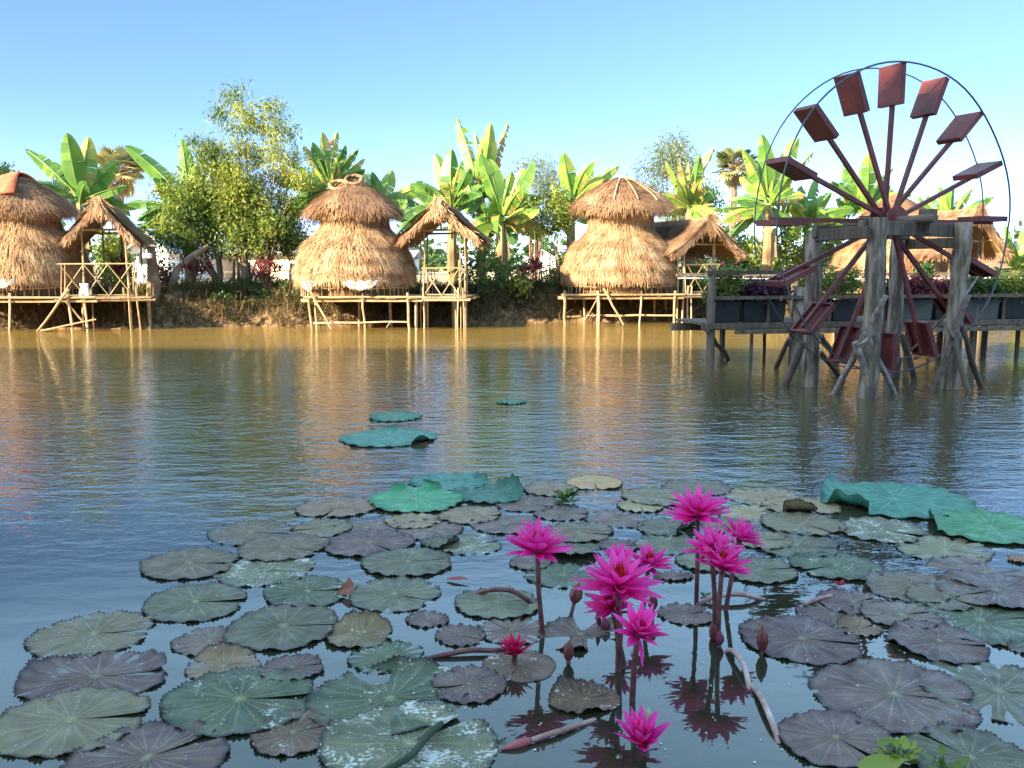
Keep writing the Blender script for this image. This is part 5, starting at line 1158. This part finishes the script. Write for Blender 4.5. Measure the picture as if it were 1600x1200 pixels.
# ------------------------------------------------------------ flowers
def simple(name, stops, rough=.5, tr=0, **k): return mat(name, stops, k.get('scale', 8), rough, k.get('bump', 0), 60, k.get('tw', .3), .35, tr)
def petal_mat(name, base, mid, tipc, tr=.4, rough=.42):
    m = bpy.data.materials.new(name); m.use_nodes = True; t = m.node_tree; N = t.nodes; L = t.links; b = N['Principled BSDF']; out = N['Material Output']
    A = N.new('ShaderNodeAttribute'); A.attribute_name = 'rad'
    B = N.new('ShaderNodeAttribute'); B.attribute_name = 'ang'
    cr = N.new('ShaderNodeValToRGB'); e = cr.color_ramp.elements; e.new(.5)
    for i, (p, c) in enumerate(((0, base), (.35, mid), (1, tipc))): e[i].position = p; e[i].color = (*c, 1)
    L.new(A.outputs['Fac'], cr.inputs[0])
    w_ = N.new('ShaderNodeMath'); w_.operation = 'MULTIPLY'; w_.inputs[1].default_value = 34; L.new(B.outputs['Fac'], w_.inputs[0])
    s_ = N.new('ShaderNodeMath'); s_.operation = 'SINE'; L.new(w_.outputs[0], s_.inputs[0])
    oi = N.new('ShaderNodeObjectInfo'); hs = N.new('ShaderNodeHueSaturation')
    mr = N.new('ShaderNodeMapRange'); mr.inputs[3].default_value = .8; mr.inputs[4].default_value = 1.15; L.new(oi.outputs['Random'], mr.inputs[0]); L.new(mr.outputs[0], hs.inputs[2])
    mx = N.new('ShaderNodeMix'); mx.data_type = 'RGBA'; mr2 = N.new('ShaderNodeMapRange'); mr2.inputs[1].default_value = .3; mr2.inputs[2].default_value = 1; mr2.inputs[4].default_value = .25
    L.new(s_.outputs[0], mr2.inputs[0]); L.new(mr2.outputs[0], mx.inputs[0]); L.new(cr.outputs[0], mx.inputs[6]); mx.inputs[7].default_value = (*[c * .55 for c in mid], 1)
    L.new(mx.outputs[2], hs.inputs[4]); L.new(hs.outputs[0], b.inputs['Base Color']); b.inputs['Roughness'].default_value = rough
    bp = N.new('ShaderNodeBump'); bp.inputs['Strength'].default_value = .35; bp.inputs['Distance'].default_value = .002; L.new(s_.outputs[0], bp.inputs['Height']); L.new(bp.outputs[0], b.inputs['Normal'])
    trn = N.new('ShaderNodeBsdfTranslucent'); L.new(hs.outputs[0], trn.inputs[0]); ms = N.new('ShaderNodeMixShader'); ms.inputs[0].default_value = tr
    L.new(b.outputs[0], ms.inputs[1]); L.new(trn.outputs[0], ms.inputs[2]); L.new(ms.outputs[0], out.inputs[0]); return m
PINK = petal_mat('magenta_petal', (.66, .006, .17), (.93, .018, .37), (.98, .12, .55))
DPINK = petal_mat('crimson_petal', (.36, .003, .035), (.60, .006, .085), (.72, .02, .14), .3)
STAM = simple('stamen_red', [(0, (.25, .006, .008)), (.75, (.50, .02, .015)), (1, (.65, .12, .03))], .5, .2, tw=.8)
STEM = simple('flower_stem', [(0, (.045, .016, .018)), (.5, (.11, .034, .036)), (1, (.18, .075, .06))], .4, 0, scale=20, bump=.2, tw=.1)
SEP = simple('sepal', [(0, (.09, .018, .03)), (1, (.24, .04, .09))], .5, .15)
BUD = simple('bud_brown', [(0, (.08, .022, .015)), (.5, (.17, .05, .028)), (1, (.25, .10, .055))], .5, 0, scale=25, bump=.3, tw=.2)
PALE = simple('pale_stalk', [(0, (.16, .05, .05)), (.45, (.30, .17, .15)), (1, (.50, .42, .38))], .4, 0, scale=12, bump=.3, tw=.1)
PINKBUD = simple('pink_bud', [(0, (.24, .035, .05)), (1, (.46, .14, .15))], .4, .1)
def petal_mesh(L, Wd, curl, cup, nm='petal', pointy=1.0):
    nl, nw = 12, 6; vs = []; A_ = []; Rd = []
    for j in range(nl + 1):
        t = j / nl; wv = Wd * (math.sin(PI * min(1, t * .93 + .07) ** .95) ** .88) * (1 - .12 * t) if t < 1 else Wd * .02
        th = curl * t * t
        for i in range(nw + 1):
            s = i / nw * 2 - 1
            x = L * (t - .12 * curl * t ** 3 * .4); z = L * curl * t * t * .35 + cup * (s * s) * wv * 1.1
            vs.append((x, s * wv, z)); A_.append(s); Rd.append(t)
    fs = [(j * (nw + 1) + i, j * (nw + 1) + i + 1, (j + 1) * (nw + 1) + i + 1, (j + 1) * (nw + 1) + i) for j in range(nl) for i in range(nw)]
    me = bpy.data.meshes.new(nm); me.from_pydata(vs, [], fs)
    for k, val in (('ang', A_), ('rad', Rd)):
        q = me.attributes.new(k, 'FLOAT', 'POINT'); q.data.foreach_set('value', val)
    me.polygons.foreach_set('use_smooth', [True] * len(me.polygons)); return me
PETS = [petal_mesh(1, w_, c_, u_) for (w_, c_, u_) in ((.142, .08, .4), (.136, .22, .5), (.13, .32, .55), (.148, .18, .4), (.14, -.35, .4), (.125, .5, .5))]
for p in PETS: p.materials.append(PINK)
PETD = [m.copy() for m in PETS]
for p in PETD: p.materials.clear(); p.materials.append(DPINK)
def flower(hx, hy, bx, by, wpx, label, tilt=(0, 0), open_=1.0, rings=((11, 9), (10, 22), (8, 43)), pets=None, z0=None, hidebase=False, seed=0, drop=None, stamen=True, on=0.0, sr=.0095, spin=None):
    random.seed(seed + 100); pets = pets or PETS
    b = G(bx, by, on); base = Vector((b.x, b.y, 0)); h = P(hx, hy, b.y + random.uniform(-.02, .02)); h = P(hx, hy, base.y if z0 is None else base.y + z0)
    rad = 1.08 * wpx / 2 * depth_of(h) / F
    root = empty('water_lily_flower', base if not hidebase else (base.x, base.y, 0), label, 'flower', 'magenta water lilies')
    off = Vector((math.sin(R(tilt[0])) * rad * .25, math.sin(R(tilt[1])) * -rad * .25, 0))
    q = MB(); mid = base.lerp(h, .5) + Vector((random.uniform(-.008, .008), random.uniform(-.008, .008), 0))
    sk = Vector((base.x - (h.x - base.x) * .1, base.y, -.25))
    q.tube([sk, base, base.lerp(mid, .5), mid, mid.lerp(h, .5), h - Vector((0, 0, .004))], [sr * 1.1, sr * 1.05, sr, sr, sr * .95, sr * 1.1], 12)
    q.build('stem', STEM, root, True)
    Rm = Matrix.Rotation(R(tilt[0]), 4, 'Y') @ Matrix.Rotation(R(tilt[1]), 4, 'X')
    T0 = Matrix.Translation(h - base)
    q = MB(); q.lathe([(.001, -.008), (rad * .10, -.004), (rad * .15, .010), (rad * .12, .02), (.001, .02)], 14, (0, 0, 0)); o = q.build('receptacle', SEP, None, True); o.parent = root; o.matrix_local = T0 @ Rm
    a0 = random.uniform(0, 360) if spin is None else spin
    for ri, (n, el) in enumerate(rings):
        for k in range(n):
            az = a0 + ri * 19 + 360 * k / n + random.uniform(-9, 9); e = 90 - (90 - el) * open_ + random.uniform(-8, 9); L = rad * (1.03, 1.0, .92, .8)[ri] * random.uniform(.9, 1.06)
            if drop and ri == 0 and k == drop[0]: az, e, L = drop[1], drop[2], rad * drop[3]
            me = pets[(0, 1, 2, 5)[ri] if random.random() < .6 else (3, 1, 2, 2)[ri]] if not (drop and ri == 0 and k == drop[0]) else pets[0]
            o = bpy.data.objects.new('petal', me); COL.objects.link(o); o.parent = root
            wsc = random.uniform(.78, 1.2); me = pets[4] if (ri == 0 and k and random.random() < .12) else me
            o.matrix_local = T0 @ Rm @ Matrix.Rotation(R(az), 4, 'Z') @ Matrix.Rotation(-R(e), 4, 'Y') @ Matrix.Rotation(R(random.uniform(-16, 16)), 4, 'X') @ Matrix.Translation((rad * .03, 0, .004 * ri)) @ Matrix.Diagonal((L, L * wsc, L, 1))
    if stamen:
        q = MB(); n = 34
        for k in range(n):
            a = 2 * PI * k / n + random.uniform(-.1, .1); rr0 = rad * random.uniform(.05, .12); top = rad * random.uniform(.50, .68); lean = random.uniform(.05, .14) * rad
            p0 = Vector((rr0 * math.cos(a), rr0 * math.sin(a), rad * .06)); p2 = Vector(((rr0 * .9 + lean * .35) * math.cos(a), (rr0 * .9 + lean * .35) * math.sin(a), top)); p1 = p0.lerp(p2, .5) + Vector((math.cos(a), math.sin(a), 0)) * rad * .05
            s_ = Vector((-math.sin(a), math.cos(a), 0)) * rad * .028
            q.add([p0 - s_, p0 + s_, p1 + s_, p1 - s_, p2], [(0, 1, 2, 3), (3, 2, 4)], random.random())
        o = q.build('stamens', STAM, None, True); o.parent = root; o.matrix_local = T0 @ Rm
    return root
flower(840, 864, 848, 992, 110, 'open magenta lily alone on a tall stem, leftmost of the tall flowers', (2, 4), 1.0, seed=1, spin=10)
flower(1090, 808, 1088, 942, 104, 'magenta lily held highest, farthest back on its own stem', (-3, 5), 1.0, seed=2)
flower(1155, 845, 1134, 952, 80, 'magenta lily leaning right at the back of the cluster of three', (22, -4), .9, seed=3)
flower(1112, 864, 1117, 990, 92, 'magenta lily on the left of the cluster of three, partly hidden', (-8, 6), .95, seed=4)
flower(1128, 888, 1122, 1004, 94, 'magenta lily at the front of the cluster of three', (6, 10), .95, seed=5)
flower(966, 920, 966, 1048, 132, 'largest magenta lily, wide open in the centre of the flower group', (2, 8), 1.0, seed=6, sr=.0105)
flower(1013, 886, 1004, 958, 80, 'small magenta lily just right of and behind the largest one', (8, 6), 1.0, seed=7)
flower(968, 880, 962, 966, 62, 'small magenta lily half hidden directly behind the largest one', (0, 0), .75, seed=8)
flower(958, 952, 975, 1040, 84, 'magenta lily tucked under the largest one with petals spread left', (-26, 14), .9, seed=9)
flower(996, 994, 988, 1094, 100, 'nearest tall magenta lily with one long petal hanging straight down', (10, 26), .8, rings=((8, 14), (8, 34), (7, 56)), seed=10, drop=(0, 322, -66, 1.05), sr=.0098)
flower(804, 1024, 806, 1036, 62, 'small crimson cup flower sitting low on a dark pad', (0, 10), .9, rings=((9, 26), (8, 44), (7, 62)), pets=PETD, seed=11, on=.01)
flower(1004, 1166, 1010, 1180, 112, 'low magenta cup tipped left and resting on the water at the bottom centre', (-10, 14), .72, rings=((9, 22), (8, 45), (7, 62)), seed=12, on=.0)

def bud(hx, hy, bx, by, hpx, wpx, label, m=None, sr=.008, lean=0):
    b = G(bx, by); root = empty('flower_bud', b, label, 'flower bud', 'closed water lily buds'); k = depth_of(b) / F
    top = P(hx, hy, b.y); H = hpx * k; Wd = wpx * k / 2; q = MB(); d = (top - b); d = d.normalized() if d.length > .02 else Vector((0, 0, 1)); bb = top - d * H
    pts = []; rr = []
    for t, f in ((0, .35), (.12, .75), (.3, 1.0), (.5, .97), (.7, .75), (.86, .42), (.96, .16), (1, .02)): pts.append(bb + d * H * t); rr.append(Wd * f)
    q.tube(pts, rr, 12); q.build('bud_head', m or BUD, root, True)
    q = MB()
    for k_ in range(4):
        a = k_ * PI / 2 + .4; vs = []
        s1 = d.cross(Vector((0, 1, .1))).normalized(); s2 = s1.cross(d)
        for t, f in ((.02, .55), (.3, 1.04), (.6, .9), (.9, .3)):
            for w_ in (-.45, .45): vs.append(bb + d * H * t + (s1 * math.cos(a + w_ * (1 - t * .8)) + s2 * math.sin(a + w_ * (1 - t * .8))) * (Wd * f + .0012))
        q.add(vs, [(2 * i, 2 * i + 1, 2 * i + 3, 2 * i + 2) for i in range(3)])
    q.build('sepal', SEP, root, True)
    q = MB(); q.tube([Vector((b.x, b.y, -.2)), Vector((b.x, b.y, min(.0, bb.z - .01))), bb + d * H * .05], [sr, sr, sr * .9], 10); q.build('stem', STEM, root, True)
bud(905, 910, 892, 962, 34, 19, 'orange brown closed bud leaning right, left of the largest flower')
bud(1021, 926, 1019, 966, 28, 14, 'slim dark bud just right of the central flower stems', SEP)
bud(889, 1000, 888, 1036, 33, 16, 'dark red bud poking from the water right of the crimson cup')
bud(1112, 972, 1118, 998, 34, 15, 'brown bud leaning left at the foot of the cluster of three stems')
bud(1125, 985, 1124, 1010, 24, 13, 'short dark bud at the front foot of the cluster of three stems', SEP)
bud(1192, 976, 1191, 1022, 43, 17, 'upright red brown bud beside the purple pad with a white centre')
bud(934, 948, 936, 980, 30, 7, 'thin dark shoot left of the central stems', SEP, .004)
bud(946, 965, 946, 984, 20, 15, 'stubby bud behind the central stems', SEP)

def stalk(pts, r, label, m=PALE, name='floating_stalk', cat='stalk', tipbud=None):
    W = [G(x, y, z) for (x, y, z) in pts]; root = empty(name, Vector((W[0].x, W[0].y, 0)), label, cat, None)
    # smooth by Catmull-Rom
    out = []; n = len(W)
    for i in range(n - 1):
        p0, p1, p2, p3 = W[max(i - 1, 0)], W[i], W[i + 1], W[min(i + 2, n - 1)]
        for s in range(6):
            t = s / 6; out.append(.5 * ((2 * p1) + (p2 - p0) * t + (2 * p0 - 5 * p1 + 4 * p2 - p3) * t * t + (3 * p1 - p0 - 3 * p2 + p3) * t ** 3))
    out.append(W[-1]); k = len(out); rr = [r * (.85 + .25 * math.sin(i / k * PI)) for i in range(k)]
    q = MB(); q.tube(out, rr, 10); q.build('stem', m, root, True)
    if tipbud:
        e = out[-1]; d = (out[-1] - out[-3]).normalized(); q = MB(); L, wd, mm = tipbud
        q.tube([e - d * .005, e + d * L * .15, e + d * L * .4, e + d * L * .7, e + d * L], [r, wd, wd * 1.1, wd * .7, wd * .08], 10); q.build('bud_head', mm, root, True)
stalk([(738, 930, -.01), (765, 922, .03), (795, 922, .05), (820, 934, .03), (836, 948, -.02)], .010, 'dull red stalk arching over the dark pad left of the leftmost stem', STEM)
stalk([(1080, 952, -.02), (1112, 934, .02), (1150, 928, .03), (1180, 933, .015), (1200, 940, -.02)], .010, 'pale stalk arched low on the water behind the cluster stems')
stalk([(1130, 1022, -.02), (1142, 1016, .02), (1157, 1030, .03), (1167, 1055, .02), (1172, 1090, -.02)], .009, 'pale curved stalk rising from the water below the cluster stems')
stalk([(1170, 1068, -.01), (1188, 1088, .02), (1203, 1120, .02), (1214, 1150, .005), (1219, 1172, -.015)], .009, 'pale curved stalk ending in an orange sunken bud, lower right', PALE, tipbud=(.09, .022, BUD))
stalk([(812, 1010, .012), (775, 1016, .014), (735, 1016, .016), (700, 1022, .010), (664, 1030, .0)], .009, 'dark red stalk lying flat left of the crimson cup', STEM)
stalk([(930, 1124, .0), (890, 1137, .01), (850, 1150, .012), (828, 1157, .01)], .008, 'thin red stalk lying on the water with a pink closed bud at its left end', PALE, tipbud=(.10, .013, PINKBUD))
stalk([(1300, 930, .006), (1278, 936, .012), (1256, 945, .004)], .008, 'short pale twig floating left of the red bud on the purple pad')
stalk([(780, 1202, .02), (700, 1172, .03), (600, 1200, .03)][0:0] or [(598, 1206, .03), (640, 1182, .035), (668, 1150, .03), (690, 1130, .025)], .010, 'dark thick stem lying across the foam crusted leaf', simple('dark_stem', [(0, (.02, .03, .02)), (1, (.05, .07, .035))], .9))
stalk([(1014, 1110, -.01), (1010, 1125, .01), (1006, 1142, .03)], .010, 'short pale stub behind the low cup flower at the bottom')
stalk([(915, 928, .02), (945, 940, .02), (985, 942, .02)], .006, 'thin dark stalk crossing behind the largest flower', STEM)

def float_petal(px, py, L, rot, label, m=PINKBUD):
    c = G(px, py, .006); me = petal_mesh(L, L * .16, .15, .4, 'floating_petal'); me.materials.append(m); o = bpy.data.objects.new('floating_petal', me); COL.objects.link(o)
    o.location = c; o.rotation_euler = (.1, -.05, R(rot)); tag(o, label, 'petal')
float_petal(698, 905, .11, -16, 'pink fallen petal floating on open water left of the leftmost flower')
float_petal(968, 1046, .05, 20, 'small dark fallen petal near the central stems', SEP)
# red bud on the purple pad
t = empty('fallen_bud', G(1312, 915, .01), 'small crimson bud lying on the water by the purple pads', 'bud'); q = MB(); b = Vector(t.location)
for k in range(7):
    a = k * .9; e = Vector((math.cos(a), math.sin(a) * .5, abs(math.sin(a * 2)) * .5 + .3)) * .032; s_ = Vector((-math.sin(a), math.cos(a), 0)) * .009
    q.add([b, b + e * .6 + s_, b + e, b + e * .6 - s_], [(0, 1, 2, 3)])
q.build('petals', DPINK, t)
# stiff brown flap
t = empty('dry_leaf', G(542, 922, .02), 'stiff dark brown folded leaf standing between two pads, left centre', 'leaf'); p = G(525, 927, .012); p2 = G(548, 930, .012); p3 = P(545, 903, G(548, 930).y + .02); p4 = P(553, 915, G(552, 930).y)
q = MB(); q.add([p, p2, p4, p3, p + Vector((0, .012, 0)), p2 + Vector((0, .012, 0)), p4 + Vector((0, .012, 0)), p3 + Vector((0, .012, 0))], [(0, 1, 2, 3), (7, 6, 5, 4), (0, 4, 5, 1), (1, 5, 6, 2), (2, 6, 7, 3), (3, 7, 4, 0)]); q.build('blade', BUD, t)
# floating rosettes
def rosette(px, py, r, n, label, tone, h=.05, matn='leaf', big=None):
    c = G(px, py, .006); root = empty('floating_plant', c, label, 'water plant', 'small floating plants'); q = MB()
    for k in range(n):
        a = random.uniform(0, 2 * PI); el = random.uniform(.1, 1.1); d = Vector((math.cos(a) * math.cos(el), math.sin(a) * math.cos(el), math.sin(el))); L = r * random.uniform(.45, 1); s1 = d.cross(Vector((0, 0, 1))).normalized(); s2 = s1.cross(d)
        e = c + d * L; w_ = r * random.uniform(.2, .3); vs = [c + d * L * .35]
        ring = []
        for j in range(8):
            b_ = 2 * PI * j / 8; ring.append(e + d * math.cos(b_) * w_ + s1 * math.sin(b_) * w_ * .85 + s2 * .15 * w_ * math.cos(2 * b_))
        q.add([e + s2 * -.1 * w_] + ring, [(0, 1 + j, 1 + (j + 1) % 8) for j in range(8)], min(1, max(0, tone + random.uniform(-.2, .2))))
        q.tube([c, c + d * L * .8], [.002, .0015], 4, .3, False)
    q.build('leaves', M[matn], root, True); return root
rosette(886, 785, .085, 26, 'little dark green floating rosette on the smoky pad at the top of the raft', .3)
rosette(1402, 1184, .065, 30, 'bright lime sprout of small round leaves at the bottom right edge', .85)
rosette(1478, 1206, .06, 14, 'dark green sprout beside the lime one at the bottom edge', .4)
rosette(1100, 933, .035, 10, 'tiny dark sprout at the foot of the farthest flower stem', .2)
me = petal_mesh(.14, .04, .1, .1, 'lime_leaf'); me.materials.append(M['leaf']); at = me.attributes.new('tint', 'FLOAT', 'FACE'); at.data.foreach_set('value', [.85] * len(me.polygons))
o = bpy.data.objects.new('lime_leaf', me); COL.objects.link(o); o.location = G(1342, 1200, .02); o.rotation_euler = (.1, -.08, R(8)); tag(o, 'broad lime green leaf floating at the bottom edge left of the lime sprout', 'leaf')
# specks and bubbles of pond debris between the pads
def debris():
    q = MB()
    for k in range(260):
        x = random.uniform(380, 1590); y = random.uniform(780, 1195)
        c = G(x, y, .0025); r = random.uniform(.0015, .004); n = 5
        q.add([(c.x + r * math.cos(2 * PI * j / n) * random.uniform(.6, 1.4), c.y + r * math.sin(2 * PI * j / n) * random.uniform(.6, 1.4), c.z) for j in range(n)], [tuple(range(n))])
    tag(q.build('floating_debris', M['cloth']), 'tiny pale specks of debris floating between the pads', 'debris', kind='stuff')
debris()
